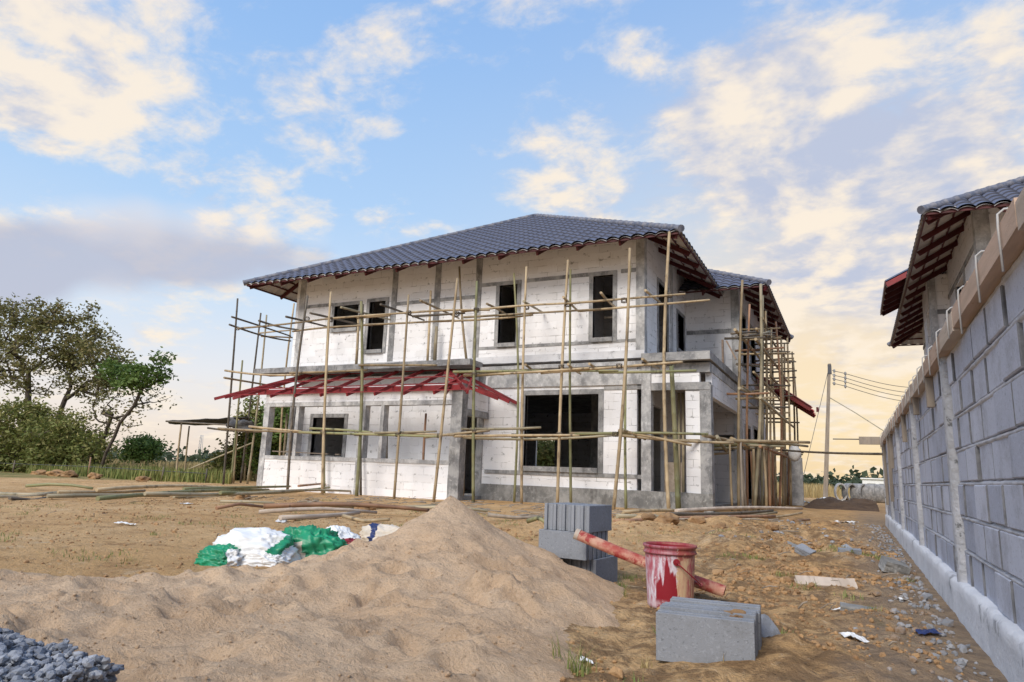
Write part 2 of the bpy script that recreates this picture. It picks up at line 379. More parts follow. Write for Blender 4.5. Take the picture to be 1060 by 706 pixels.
# ------------------------------------------------------------------ world: Nishita sky with clouds, one soft sun
SUN_EL, SUN_AZ = R(40), R(186)      # compass-like azimuth from +Y towards +X
def build_world():
    w = bpy.data.worlds.new('World'); sc.world = w; w.use_nodes = True
    nt = NT(w.node_tree); bg = nt.n['Background']
    K = 10 / 2**EXPO
    tc = nt.node('ShaderNodeTexCoord'); d = nt.vmath('NORMALIZE', tc.outputs['Generated']).outputs[0]
    s = nt.node('ShaderNodeSeparateXYZ'); nt.l.new(d, s.inputs[0]); z = s.outputs[2]
    sky = nt.node('ShaderNodeTexSky', sky_type='NISHITA', sun_disc=False)
    sky.sun_elevation = SUN_EL; sky.sun_rotation = SUN_AZ; sky.air_density = 1.2; sky.dust_density = 2.
    k = lambda c: tuple(x*K for x in c)
    rampf = nt.math('MULTIPLY', nt.math('MAXIMUM', z, 0.), 1.25)
    def spots(lst):
        tot = None
        for px, py_, r, a in lst:
            dd = ray(px, py_).normalized()
            dt = nt.vmath('DOT_PRODUCT', d, tuple(dd)).outputs['Value']
            e = nt.math('MULTIPLY', nt.math('SUBTRACT', dt, 1.), 2 / (r/730)**2)
            g = nt.math('MULTIPLY', nt.math('EXPONENT', e), a)
            tot = g if tot is None else nt.math('ADD', tot, g)
        return tot
    # pale evening horizon turning to clear blue, golden towards the set sun
    el = [(0, (.95,.79,.66)), (.06, (.94,.82,.74)), (.15, (.84,.83,.87)), (.28, (.64,.78,.95)), (.45, (.45,.67,.97)), (.68, (.33,.56,.94)), (1, (.22,.43,.85))]
    grad = nt.ramp(rampf, el)
    grad = nt.mix(nt.math('MULTIPLY', spots([(900,510,280,1.), (760,540,200,.5)]), .98, clamp=True), grad, (1.0,.75,.44))
    grad = nt.vmath('SCALE', grad); grad.inputs['Scale'].default_value = K; grad = grad.outputs[0]
    base = nt.mix(.85, sky.outputs[0], grad)
    inv = nt.math('DIVIDE', 1., nt.math('ADD', nt.math('MAXIMUM', z, 0.), .22))
    pl = nt.vmath('SCALE', d); nt.l.new(inv, pl.inputs['Scale'])
    pl = nt.vmath('MULTIPLY', pl.outputs[0], (1, 1, .35)).outputs[0]
    n = nt.noise(pl, 3.1, 9, .58, .15)
    fine = nt.noise(nt.map(pl, (1.0, 1.35, 1), (2.2, .7, .1), (0, 0, .5)), 9.5, 6, .62, .3)
    nb = nt.noise(nt.map(pl, (1,1,1), (3.1, 1.7, .4)), .9, 3, .5)
    cov = spots([(95,50,115,.19), (20,160,70,.19), (190,150,55,.13), (300,125,50,.24), (345,150,30,.14), (400,130,16,.26),
                 (548,125,26,.20), (665,62,30,.26), (605,180,46,.18), (560,222,40,.15),
                 (840,55,70,.27), (760,85,55,.24), (900,150,130,.28), (740,190,95,.22), (640,200,60,.10), (850,270,130,.24), (1000,110,70,.22), (960,250,110,.24),
                 (1040,45,20,.22), (480,60,110,-.10), (460,185,50,-.12), (945,15,60,-.10)])
    c = nt.math('ADD', nt.math('MULTIPLY_ADD', nt.math('SUBTRACT', n, .5), 2.0, .345), nt.math('ADD', cov, nt.math('MULTIPLY', nt.math('SUBTRACT', fine, .5), .75)))
    mask = nt.step(c, .34, .80)
    # sunlit cream tops, lavender-grey bellies
    n2 = nt.noise(nt.map(pl, (1,1,1), (.045,.06,.03)), 3.1, 5, .56, .15)
    dark = spots([(840,122,55,.45), (1000,105,70,.45), (740,165,80,.30), (640,150,60,.15), (40,60,70,.32), (130,110,50,.25), (930,205,80,.3), (880,290,80,.2), (60,150,40,.1)])
    sh = nt.math('ADD', nt.math('MULTIPLY', nt.math('SUBTRACT', n2, n), 4.2), nt.math('ADD', dark, nt.math('MULTIPLY', nt.math('SUBTRACT', fine, .5), -.9)))
    sh = nt.math('ADD', sh, nt.math('MULTIPLY', nt.math('SUBTRACT', nb, .5), .9))
    cc = nt.mix(nt.step(sh, -.15, .80), k((1.0,.88,.73)), k((.52,.575,.73)))
    col = nt.mix(nt.math('MULTIPLY', mask, .92), base, cc)
    # low mauve bank on the left, streaked level
    st = nt.noise(nt.map(pl, (1,1,1), (7,2,0)), 1.7, 6, .55, .1)
    bank = nt.math('ADD', spots([(-10,258,34,.62), (40,262,32,.62), (90,262,32,.62), (140,266,32,.62), (190,270,32,.62), (240,274,30,.60), (290,276,28,.55), (335,276,24,.45), (20,300,40,.45)]), nt.math('MULTIPLY', nt.math('SUBTRACT', st, .5), 1.3))
    col = nt.mix(nt.math('MULTIPLY', nt.step(bank, .22, .72), .85), col, k((.51,.535,.655)))
    rimb = spots([(40,222,26,.5), (95,226,26,.55), (150,228,26,.55), (210,232,26,.55), (270,238,26,.5), (330,244,24,.45), (100,305,45,.5), (190,312,40,.35)])
    col = nt.mix(nt.math('MULTIPLY', nt.step(nt.math('ADD', rimb, nt.math('MULTIPLY', nt.math('SUBTRACT', st, .5), 1.1)), .32, .85), .35), col, k((.97,.88,.82)))
    # below the horizon: earth colour
    col = nt.mix(nt.step(z, -.02, -.0), (.5,.36,.22), col)
    nt.l.new(col, bg.inputs['Color']); bg.inputs['Strength'].default_value = .1
build_world()
sl = bpy.data.lights.new('sun', 'SUN'); sl.energy = 1.62; sl.angle = R(28); sl.color = (1, .93, .83)
so = bpy.data.objects.new('sun', sl); COL.objects.link(so)
sd = V((math.sin(SUN_AZ)*math.cos(SUN_EL), math.cos(SUN_AZ)*math.cos(SUN_EL), math.sin(SUN_EL)))
so.rotation_euler = sd.to_track_quat('Z', 'Y').to_euler()
so.location = (0, -20, 20)
# ------------------------------------------------------------------ ground
def gz(x, y):
    r = math.hypot(x, y)
    k = 1 / (1 + max(0, r-25)/60)
    z = (.045*nz(x*.22, y*.22, 3) + .022*fbm(x*.9, y*.9, 1, 3)) * k
    if r < 45:
        right = sstep(-3.2, -1.2, x) * sstep(26, 14, y)
        z += right * (.045*fbm(x*1.7, y*1.7, 5, 5) + .02*abs(nz(x*5, y*5, 2)))
        lump = sstep(6.5, 8.5, y) * sstep(15, 12, y) * sstep(-5.0, -3.2, x) * sstep(.6, -.2, x)
        z += lump * max(0, .05 + .13*fbm(x*1.3, y*1.3, 9, 5))
        z += (.012 + .006*right)*fbm(x*4, y*4, 8, 4) * sstep(20, 12, y)
        crumb = sstep(-2.2, -.9, x) * sstep(15, 11, y) * sstep(-.25, .25, nz(x*.8, y*.8, 12) + .15)
        z += crumb*(.050*abs(nz(x*6.5, y*6.5, 2)) + .028*abs(nz(x*14, y*14, 6)))
    house = sstep(13.6, 15, y) * sstep(-19, -16.5, x) * sstep(-1.5, -2.6, x) * sstep(31, 29, y)
    z = z*(1-house) + 0.0*house
    wallz = sstep(.1, .45, x) * sstep(17, 15, y)
    return z*(1-.8*wallz) - .01*wallz
def axis(segs):
    out = []
    for a, b, st in segs:
        n = max(1, int(round((b-a)/st)))
        out += [a + (b-a)*i/n for i in range(n)]
    return out + [segs[-1][1]]
gx = axis([(-900,-200,100), (-200,-60,14), (-60,-20,1.2), (-20,-6,.22), (-6,-3.4,.06), (-3.4,.9,.03), (.9,4,.3), (4,40,3), (40,200,16), (200,700,100)])
gy = axis([(-60,-6,6), (-6,1.2,.6), (1.2,6.4,.032), (6.4,15,.07), (15,30,.4), (30,70,2), (70,200,13), (200,1500,130)])
mb = MB(); mb.grid([[(x, y, gz(x, y)) for x in gx] for y in gy])
g = mb.build('ground', M['dirt']); tag(g, kind='structure')

# ------------------------------------------------------------------ sand heap
PK = V((-2.60, 4.28))
dents = []
rs = random.Random(3)
while len(dents) < 150:
    x, y = rs.uniform(-6, -1.2), rs.uniform(1.2, 3.9)
    dents.append((x, y, rs.uniform(0, 3.14), rs.uniform(.06, .15), rs.uniform(.04, .08), rs.uniform(.03, .075)))
def sand_h(x, y):
    dx, dy = x-PK.x, y-PK.y
    wob = .16*fbm(x*1.6, y*1.6, 4, 3)
    fx = .93 + .32*sstep(-.9, 0., dy) if dx > 0 else 1.0 + 1.15*sstep(-1.5, -.2, dy)
    d = math.hypot(dx*fx, dy*(1.75 if dy > 0 else .95)) + .4*wob*min(1, math.hypot(dx, dy)*1.5)
    cone = .575 * max(0, 1-d/1.72)**1.36
    # shoulder that trails off to the left of the peak
    d2 = math.hypot((x+3.05)*.95, (y-3.85)*1.4) + wob
    cone2 = .08 * max(0, 1-d2/1.0)**1.2
    back = 2.72 + (x+5)*.44 if x < -3.2 else 3.5
    pl = .075 * sstep(0, .75, back - y + wob*1.2) * sstep(0, .75, -.66 - x - wob*.7 - max(0, y-2.6)*.45)
    h = math.log(math.exp(9*cone) + math.exp(9*cone2) + math.exp(9*pl) - 2) / 9 if max(cone, cone2, pl) > 0 else 0
    low = sstep(.45, .15, h) * (.45 + .55*sstep(-4.4, -2.8, x))
    n = .030*fbm(x*2.1, y*2.1, 2, 4) * low
    rid = (1-abs(nz(x*1.7+.5*y, y*2.6, 6)))**3 * .045 * low
    m = sstep(.0, .08, h)
    h2 = h + (n + rid - .012)*m
    for a, b, t, l, w, dp in dents:
        ex, ey = x-a, y-b
        if abs(ex) < .4 and abs(ey) < .4:
            u = (ex*math.cos(t)+ey*math.sin(t))/l; v = (-ex*math.sin(t)+ey*math.cos(t))/w
            q = u*u + v*v
            if q < 6: h2 += m*dp*low*(-math.exp(-q*1.2) + .42*math.exp(-(math.sqrt(q)-1.45)**2*5))
    gl = .012*(1-abs(fbm(x*5, y*5, 13, 4)))**2 - .006 + .011*fbm(x*6, y*6, 3, 5) + .007*abs(nz(x*15, y*15)) + .004*nz(x*33, y*33)
    return h2 + gl*m - .03*(1-m)
sx = axis([(-7.5,-6,.12), (-6,-.75,.026)]); sy = axis([(-.6,1.0,.12), (1.0,5.9,.026), (5.9,6.4,.1)])
mb = MB(); P = []
for y in sy:
    P.append([(x, y, gz(x, y) + sand_h(x, y)) for x in sx])
mb.grid(P)
# drop faces that lie wholly under the ground
keep = [i for i, f in enumerate(mb.f) if any(mb.v[j][2] > gz(mb.v[j][0], mb.v[j][1]) - .024 for j in f)]
mb.f = [mb.f[i] for i in keep]; mb.m = [mb.m[i] for i in keep]; mb.sm = [mb.sm[i] for i in keep]
tag(mb.build('sand_heap', M['sand'], origin=(PK.x, PK.y, 0)), 'big peaked heap of brown building sand spilling across the foreground', 'sand heap')

# ------------------------------------------------------------------ walls, frames
def wall_xz(mb, x0, x1, z0, z1, yf, yb, ops=()):
    """wall in the X-Z plane from yf (front) to yb with openings (xa,xb,za,zb)"""
    _wall(mb, x0, x1, z0, z1, yf, yb, ops, lambda a, d, z: (a, d, z), False)
def wall_yz(mb, y0, y1, z0, z1, xf, xb, ops=()):
    _wall(mb, y0, y1, z0, z1, xf, xb, ops, lambda a, d, z: (d, a, z), True)
def _wall(mb, a0, a1, z0, z1, f, b, ops, T, flip):
    A = sorted({a0, a1, *[min(a1, max(a0, q)) for o in ops for q in o[:2]]}); Z = sorted({z0, z1, *[min(z1, max(z0, q)) for o in ops for q in o[2:]]})
    def solid(i, j):
        if not (0 <= i < len(A)-1 and 0 <= j < len(Z)-1): return False
        ca, cz = (A[i]+A[i+1])/2, (Z[j]+Z[j+1])/2
        return not any(o[0] < ca < o[1] and o[2] < cz < o[3] for o in ops)
    for i in range(len(A)-1):
        for j in range(len(Z)-1):
            if not solid(i, j): continue
            p, q, r, s = A[i], A[i+1], Z[j], Z[j+1]
            mb.add([T(p,f,r), T(q,f,r), T(q,f,s), T(p,f,s)], [(0,1,2,3)]); mb.add([T(p,b,r), T(q,b,r), T(q,b,s), T(p,b,s)], [(3,2,1,0)])
            if not solid(i-1, j): mb.add([T(p,f,r), T(p,b,r), T(p,b,s), T(p,f,s)], [(3,2,1,0)])
            if not solid(i+1, j): mb.add([T(q,f,r), T(q,b,r), T(q,b,s), T(q,f,s)], [(0,1,2,3)])
            if not solid(i, j-1): mb.add([T(p,f,r), T(q,f,r), T(q,b,r), T(p,b,r)], [(3,2,1,0)])
            if not solid(i, j+1): mb.add([T(p,f,s), T(q,f,s), T(q,b,s), T(p,b,s)], [(0,1,2,3)])
def rough_box(mb, x0, x1, y0, y1, z0, z1, amp=.008, step=.18):
    """box whose long faces are a little uneven, as cast or trowelled concrete"""
    b = len(mb.v); mb.box(x0, x1, y0, y1, z0, z1)
    # handled by subdividing along the longest axis
    del mb.v[b:]; del mb.f[-6:]; del mb.m[-6:]; del mb.sm[-6:]
    dims = (x1-x0, y1-y0, z1-z0); ax = dims.index(max(dims)); n = max(1, int(dims[ax]/step))
    rings = []
    lo = [x0, y0, z0]; hi = [x1, y1, z1]; o = [a for a in range(3) if a != ax]
    for i in range(n+1):
        t = lo[ax] + dims[ax]*i/n; ring = []
        for a, c in ((0,0),(1,0),(1,1),(0,1)):
            p = [0,0,0]; p[ax] = t; p[o[0]] = (lo, hi)[a][o[0]]; p[o[1]] = (lo, hi)[c][o[1]]
            j = 0 if i in (0, n) else 1
            p[o[0]] += amp*nz(p[0]*3+9*a, p[1]*3, p[2]*3+5*c)*j; p[o[1]] += amp*nz(p[0]*3, p[1]*3+4*a, p[2]*3+8*c)*j
            ring.append(p)
        rings.append(ring)
    vs = [p for r_ in rings for p in r_]; fs = [(0,1,2,3), tuple(n*4+q for q in (3,2,1,0))]
    for i in range(n):
        for k in range(4): fs.append((i*4+k, (i+1)*4+k, (i+1)*4+(k+1)%4, i*4+(k+1)%4))
    mb.add(vs, fs)
def rb(name, mat, parent, *a, **k):
    mb = MB(); rough_box(mb, *a, **k); o = mb.build(name, mat, parent)
    bm = bmesh.new(); bm.from_mesh(o.data); bmesh.ops.recalc_face_normals(bm, faces=bm.faces); bm.to_mesh(o.data); bm.free()
    return o
def frame_xz(parent, xa, xb, za, zb, y, w=.11, proud=.03, depth=.14, sill=.0, name='window_frame', mat=None):
    mb = MB(); e = .004
    yf, yb = y-proud, y+depth
    mb.box(xa-w, xa, yf, yb, za-w, zb+w); mb.box(xb, xb+w, yf, yb, za-w, zb+w)
    mb.box(xa, xb, yf-e, yb, zb, zb+w); mb.box(xa, xb, yf-.02-sill, yb, za-w, za)
    return mb.build(name, mat or M['concrete'], parent)

# ------------------------------------------------------------------ tiled hip roofs
PER, ROW, AMP = .31, .36, .036
def roof_face(mb, O, e, n, W, slope, run, spp=8, hip_l=True, hip_r=True):
    """corrugated, stepped tiles; O eave start, e along eave, n inward (unit, horizontal)"""
    O, e, n = V(O), V(e), V(n)
    Lr = run; rows = int(Lr*math.sqrt(1+slope*slope)/ROW); us = [W*i/int(W/PER*spp) for i in range(int(W/PER*spp)+1)]
    P = []
    for r_ in range(rows+1):
        for k, fr in enumerate((0., .97)):
            v = Lr*min(1, (r_+fr)/(rows+.97)); lo = v if hip_l else 0; hi = W-v if hip_r else W
            if hi < lo: lo = hi = W/2
            row = []
            for u in us:
                uu = min(max(u, lo), hi); w = 2*abs(math.sin(math.pi*u/PER))**.65 - 1
                row.append(O + e*uu + n*v + V((0,0,slope*v + AMP*w + (.032 if k == 0 else .0))))
            P.append(row)
    b = len(mb.f); mb.grid(P, 0, True); nc = len(us)-1
    for i in range(len(P)-1):
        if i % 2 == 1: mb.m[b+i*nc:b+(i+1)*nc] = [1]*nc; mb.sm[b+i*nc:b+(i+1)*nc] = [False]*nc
    return us
def under_face(mb, O, e, n, W, slope, run, hip_l=True, hip_r=True, off=.075, spp=8):
    O, e, n = V(O), V(e), V(n); us = [W*i/int(W/PER*spp) for i in range(int(W/PER*spp)+1)]; P = []
    for i in range(9):
        v = run*i/8; lo = v if hip_l else 0; hi = W-v if hip_r else W
        if hi < lo: lo = hi = W/2
        row = []
        for u in us:
            uu = min(max(u, lo), hi); w = 2*abs(math.sin(math.pi*u/PER))**.65 - 1
            row.append(O + e*uu + n*v + V((0,0,slope*v + AMP*w - (off if i else .022))))
        P.append(row)
    mb.grid(P, 0, True, flip=True)
def ridge(mb, p, q, r=.085):
    p, q = V(p), V(q); L = (q-p).length; n = int(L/.36); pts = []; rad = []
    for i in range(n):
        for fr, k in ((0, 1.08), (.10, 1.08), (.13, 1.0), (.98, .92)):
            pts.append(p.lerp(q, (i+fr)/n)); rad.append(r*k)
    mb.tube(pts, rad, 10)
def hip_roof(parent, x0, x1, y0, y1, z, slope, name='roof', rafters=True, faces='FRBL', rmax=None):
    W, D = x1-x0, y1-y0; run = min(W, D)/2
    cfg = {'F': ((x0,y0,z),(1,0,0),(0,1,0),W), 'R': ((x1,y0,z),(0,1,0),(-1,0,0),D), 'B': ((x1,y1,z),(-1,0,0),(0,-1,0),W), 'L': ((x0,y1,z),(0,-1,0),(1,0,0),D)}
    mb = MB(); ub = MB()
    for f in faces:
        O, e, n, L = cfg[f]
        roof_face(mb, O, e, n, L, slope, run); under_face(ub, O, e, n, L, slope, run)
    rf = mb.build(name, [M['roof_tile'], M['tile_edge_shade']], parent)
    ub.build('roof_underside', M['tile_under'], rf)
    rb_ = MB(); top = z + slope*run + .03
    ins = [(x0+run, y0+run, top), (x1-run, y0+run, top), (x1-run, y1-run, top), (x0+run, y1-run, top)]
    cs = [(x0-.03,y0-.03,z+.04), (x1+.03,y0-.03,z+.04), (x1+.03,y1+.03,z+.04), (x0-.03,y1+.03,z+.04)]
    for a, b in zip(cs, ins): ridge(rb_, a, b)
    if W > D + .1: ridge(rb_, ins[0], ins[1])
    if D > W + .1: ridge(rb_, ins[1], ins[2])
    rb_.build('ridge_tiles', M['ridge_tile'], rf)
    if rafters:
        pm = MB()
        for f in faces:
            O, e, n, L = cfg[f]; O, e, n = V(O), V(e), V(n); sp = 1.12; k = int((L-.6)/sp); s0 = (L-k*sp)/2
            if f in 'FRL':
                for i in range(k+1):
                    u = s0 + i*sp; v1 = min(2.3, u, L-u)
                    if v1 < .4: continue
                    m_ = MB(); up = V((0,0,1))
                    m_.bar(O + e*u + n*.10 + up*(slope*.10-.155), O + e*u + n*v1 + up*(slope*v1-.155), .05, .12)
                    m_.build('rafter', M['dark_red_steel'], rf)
            for j in range(7):
                v = .06 + j*.33
                pm.bar(O + e*v + n*v + V((0,0,slope*v-.068)), O + e*(L-v) + n*v + V((0,0,slope*v-.068)), .035, .045)
        for c, q in zip(cs, ins):
            c, q = V(c), V(q); d = (q-c)
            pm.bar(c + d*.02 - V((0,0,.20)), c + d*.32 - V((0,0,.20)), .06, .14)
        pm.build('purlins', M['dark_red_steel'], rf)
    return rf

# ------------------------------------------------------------------ the house
XG = -15.86; YF = 16.57; XL, XM, XW = -16.43, -4.57, -2.98; YW = 21.49; YB = 28.0; YP = 15.1
house = thing('unfinished_house', (-10, 20, 0), 'large two-storey house of white blocks under construction with blue-grey tiled hip roof', 'house')
def PX(x, y, Y=YF): p = atY(x, y, Y); return p.x, p.z
def rect(xl, yt, xr, yb_, Y=YF):
    ym, xm = (yt+yb_)/2, (xl+xr)/2
    return (PX(xl, ym, Y)[0], PX(xr, ym, Y)[0], PX(xm, yb_, Y)[1], PX(xm, yt, Y)[1])
# upper floor front
WA = rect(346, 314, 371, 344); WB = rect(381.5, 310, 398, 364); WC = rect(516.5, 296, 535, 357); WD = rect(614, 288, 634.5, 350)
WB = (WB[0], WB[1], 4.30, 5.83); WA = (WA[0], WA[1], 5.05, 5.80)
WC = (WC[0], WC[1], 4.27, 5.95); WD = (WD[0], WD[1], 4.27, 5.95)
mb = MB(); wall_xz(mb, XL, XM, 3.86, 7.10, YF, YF+.12, (WA, WB, WC, WD)); mb.build('upper_front_wall', M['aac'], house)
for wnd in (WA, WB, WC, WD): frame_xz(house, *wnd, YF, sill=.03)
# small leftovers seen inside the openings
mb = MB(); mb.box(WD[0]+.28, WD[0]+.33, YF+.9, YF+.95, 3.9, 6.3); mb.box(WD[0], WD[1], YF+.9, YF+.94, 5.0, 5.05); mb.build('inner_post', M['wood_grey'], house)
uc = [PX(310.5, 340)[0], PX(407.5, 320)[0], PX(452, 320)[0], PX(494.5, 320)[0], PX(663, 300)[0]]
for i, x in enumerate(uc):
    w = .115 if i in (0, 4) else .095
    rb('column', M['concrete_pale'] if i in (0, 4) else M['concrete'], house, x-w, x+w, YF-.025, YF+.2, 3.86, 7.12)
for a, b, z in ((uc[0], WA[0]-.11, 5.88), (uc[1], uc[2], 5.70), (uc[2], uc[3], 5.70), (uc[3], WC[0]-.115, 6.02), (WC[1]+.115, WD[0]-.115, 6.02), (WD[1]+.115, uc[4], 6.02)):
    rb('lintel_band', M['concrete'], house, a+.1, b-.001, YF-.018, YF+.05, z-.055, z+.05)
rb('sill_band', M['concrete'], house, uc[3]+.1, uc[4]-.12, YF-.015, YF+.05, 4.12, 4.20)
rb('floor_beam', M['plaster_white'], house, XL-.02, XM, YF-.03, YF+.25, 3.70, 3.90)
# cantilevered slab ledges
rb('canopy_slab', M['concrete'], house, -17.24, -9.2, YF-.75, YF-.03, 3.58, 3.74, amp=.012)
rb('canopy_slab', M['concrete'], house, XM-.02, XW+.06, YF-.26, YW-.02, 3.56, 3.76, amp=.014)
rb('canopy_slab', M['concrete_pale'], house, -9.2, XM-.03, YF-.16, YF-.035, 3.50, 3.60, amp=.01)
# upper side wall (right), wing front and wing side
SW = [(17.9, 18.95, 3.86, 6.05), (20.2, 21.1, 4.6, 5.7)]
mb = MB(); wall_yz(mb, YF+.12, YW, 3.86, 7.10, XM+.0, XM-.12, SW); 
mb.build('upper_side_wall', M['aac'], house)
mb = MB()
for a, b, za, zb in SW:
    X = XM
    mb.box(X-.12, X+.03, a-.1, a, za, zb+.1); mb.box(X-.12, X+.03, b, b+.1, za, zb+.1); mb.box(X-.12, X+.034, a, b, zb, zb+.1)
    if za > 4: mb.box(X-.12, X+.05, a-.1, b+.1, za-.1, za)
mb.build('window_frame', M['concrete'], house)
rb('column', M['concrete_pale'], house, XM-.10, XM+.03, 19.3, 19.55, 3.86, 7.12)
mb = MB(); wall_xz(mb, XM, XW, 2.8, 6.9, YW, YW+.12, ()); mb.build('wing_front_wall', M['aac'], house)
rb('lintel_band', M['concrete'], house, XM+.01, XW-.2, YW-.018, YW+.03, 5.25, 5.38)
rb('column', M['concrete_pale'], house, XW-.2, XW+.02, YW-.025, YW+.2, .0, 6.95)
WO = [(22.2, 23.1, 4.3, 6.0), (24.2, 25.4, 4.3, 6.0), (22.3, 23.4, .2, 2.4), (24.3, 25.9, .9, 2.5)]
mb = MB(); wall_yz(mb, YW+.12, YB, 0, 6.9, XW, XW-.12, WO); mb.build('wing_side_wall', M['aac'], house)
mb = MB()
for a, b, za, zb in WO:
    mb.box(XW-.12, XW+.03, a-.1, a, za, zb+.1); mb.box(XW-.12, XW+.03, b, b+.1, za, zb+.1); mb.box(XW-.12, XW+.034, a, b, zb, zb+.1); mb.box(XW-.12, XW+.045, a, b, za-.1, za)
mb.build('window_frame', M['concrete'], house)
rb('floor_beam', M['concrete_pale'], house, XW-.1, XW+.04, YW+.21, YB, 3.3, 3.85)
# left and back walls, slabs, inner walls that keep the rooms dark
mb = MB(); wall_yz(mb, YF+.12, YB, 3.6, 7.1, XL, XL+.12, ()); wall_yz(mb, YF+.12, YB, 0, 3.58, XG, XG+.12, ()); mb.build('left_wall', M['aac'], house)
BK = rect(560, 449, 571, 486, YB); BK = (BK[0]-.2, BK[1]+.2, .25, 2.35)
mb = MB(); wall_xz(mb, XG+.12, XW-.12, 0, 6.9, YB-.12, YB, (BK,)); mb.build('back_wall', M['aac'], house)
mb = MB(); mb.box(XL+.13, XM-.13, YF+.26, YB-.13, 3.40, 3.85); mb.box(XM-.13, XW-.13, YW+.13, YB-.13, 3.40, 3.85); mb.build('floor_slab', M['concrete'], house)
mb = MB(); mb.box(XG+.13, XM-.13, YF+.13, YB-.13, .0, .12); mb.box(XM-.13, XW-.13, YF+.13, YB-.13, .0, .115); mb.build('ground_slab', M['concrete'], house)
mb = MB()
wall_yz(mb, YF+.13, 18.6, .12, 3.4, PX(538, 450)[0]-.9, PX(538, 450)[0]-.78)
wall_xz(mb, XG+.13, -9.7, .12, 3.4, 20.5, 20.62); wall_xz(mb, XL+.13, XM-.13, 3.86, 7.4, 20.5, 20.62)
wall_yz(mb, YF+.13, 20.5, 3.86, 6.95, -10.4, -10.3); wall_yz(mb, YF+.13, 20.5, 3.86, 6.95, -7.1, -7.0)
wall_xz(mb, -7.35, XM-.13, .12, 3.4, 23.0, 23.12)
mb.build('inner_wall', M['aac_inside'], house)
rb('column', M['concrete'], house, -7.75, -7.5, 21.5, 21.75, .12, 3.4)
# ground floor front, right of the porch
WG = rect(543, 408.5, 619.5, 485); WG = (WG[0], WG[1], .93, 2.80)
x1f = PX(500, 450)[0]
DX = rect(476, 432, 492, 508); DX = (DX[0]-.05, DX[1]+.1, .12, 2.25)
WP = rect(323.5, 430, 356, 466); WP = (WP[0], WP[1], 1.05, 2.22)
mb = MB(); wall_xz(mb, XG, XM-.2, .42, 3.47, YF, YF+.12, (WG, WP, (DX[0], DX[1], 0, DX[3]))); mb.build('lower_front_wall', M['aac'], house)
frame_xz(house, *WG, YF, w=.13, sill=.02); frame_xz(house, *WP, YF, w=.12)
rb('plinth', M['plinth'], house, x1f, XW+.03, YF-.06, YF+.12, -.15, .42, amp=.015)
rb('plinth', M['plinth'], house, XG, DX[0], YF-.04, YF+.12, -.15, .42, amp=.01)
rb('column', M['concrete'], house, PX(496, 470)[0]-.10, PX(496, 470)[0]+.10, YF-.04, YF+.14, 0, 3.46)
cx = PX(669.3, 450)[0]
rb('column', M['concrete_pale'], house, cx-.12, cx+.12, YF-.05, YF+.2, .40, 3.48)
rb('sill_band', M['concrete'], house, x1f+.1, cx-.12, YF-.022, YF+.03, .70, .80)
rb('floor_beam', M['concrete_pale'], house, x1f+.1, cx-.12, YF-.05, YF+.1, 3.02, 3.40)
rb('lintel_band', M['concrete'], house, WG[1]+.14, cx-.12, YF-.02, YF+.03, 2.90, 2.99)
# extension: door opening, white block pier, corner column
dl, dr, pr = PX(680, 450)[0], PX(710, 450)[0], PX(725, 450)[0]
mb = MB(); wall_xz(mb, dr, pr, .14, 2.84, YF, YF+.2); mb.build('block_pier', M['aac'], house)
rb('column', M['concrete'], house, pr, XW+.02, YF-.03, YF+.25, .10, 2.98)
mb = MB(); mb.box(cx+.12, pr, YF+.0, YF+.18, 3.05, 3.28); mb.build('door_lintel', M['aac'], house)
rb('floor_beam', M['concrete'], house, cx+.12, XW, YF-.04, YF+.2, 2.86, 3.045)
rb('floor_beam', M['concrete'], house, cx+.12, XW+.01, YF-.02, YF+.22, 3.285, 3.52)
mb = MB(); wall_yz(mb, YF+.25, YW-.03, 2.72, 3.30, XW, XW-.15); mb.build('side_beam_blocks', M['aac'], house)
rb('floor_beam', M['concrete_pale'], house, XW-.17, XW+.02, YF+.25, YW-.03, 3.305, 3.515)
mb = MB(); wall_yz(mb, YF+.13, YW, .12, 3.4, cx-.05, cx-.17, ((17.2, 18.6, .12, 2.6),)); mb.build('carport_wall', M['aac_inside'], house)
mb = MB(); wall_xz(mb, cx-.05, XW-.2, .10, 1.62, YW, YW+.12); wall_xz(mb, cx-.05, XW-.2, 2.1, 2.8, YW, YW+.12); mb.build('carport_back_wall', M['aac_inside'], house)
mb = MB(); mb.box(PX(675,480)[0], PX(692,480)[0]+.1, YF+1.2, YF+1.25, .12, 1.15); mb.build('plywood_board', M['wood_pale'], house)
mb = MB()
for i in range(4): x = PX(694+4.2*i, 480)[0]; mb.tube([(x, YF+.9+.05*i, .12), (x+.03, YF+.85, 2.9)], .035, 7)
mb.build('door_props', M['bamboo_grey'], house)
# porch
pl_, pm_, pr_ = -15.72, PX(373, 460, YP)[0], -9.05
mb = MB(); wall_xz(mb, pl_, pr_, -.05, .88, YP, YP+.12); mb.build('porch_wall', M['aac'], house)
rb('porch_sill', M['concrete_pale'], house, pl_, pr_-.1, YP-.02, YP+.16, .88, .985)
for x, w in ((pl_, .10), (pm_, .10), (PX(394, 460, YP)[0], .05), (PX(313, 460, YP+.3)[0], .06)):
    rb('porch_column', M['concrete_pale'], house, x-w, x+w, YP-.025, YP+.2, .0 if w > .07 else .985, 2.42)
rb('porch_column', M['concrete'], house, pr_-.20, pr_+.12, YP-.025, YP+.26, -.05, 2.97)
rb('porch_beam', M['concrete_pale'], house, pl_-.1, pr_-.2, YP-.02, YP+.2, 2.42, 2.54)
mb = MB(); wall_xz(mb, pl_-.1, pr_-.2, 2.54, 2.98, YP, YP+.18); wall_yz(mb, YP+.26, YF-.05, 2.34, 2.95, pr_+.1, pr_-.08); mb.build('porch_lintel', M['aac'], house)
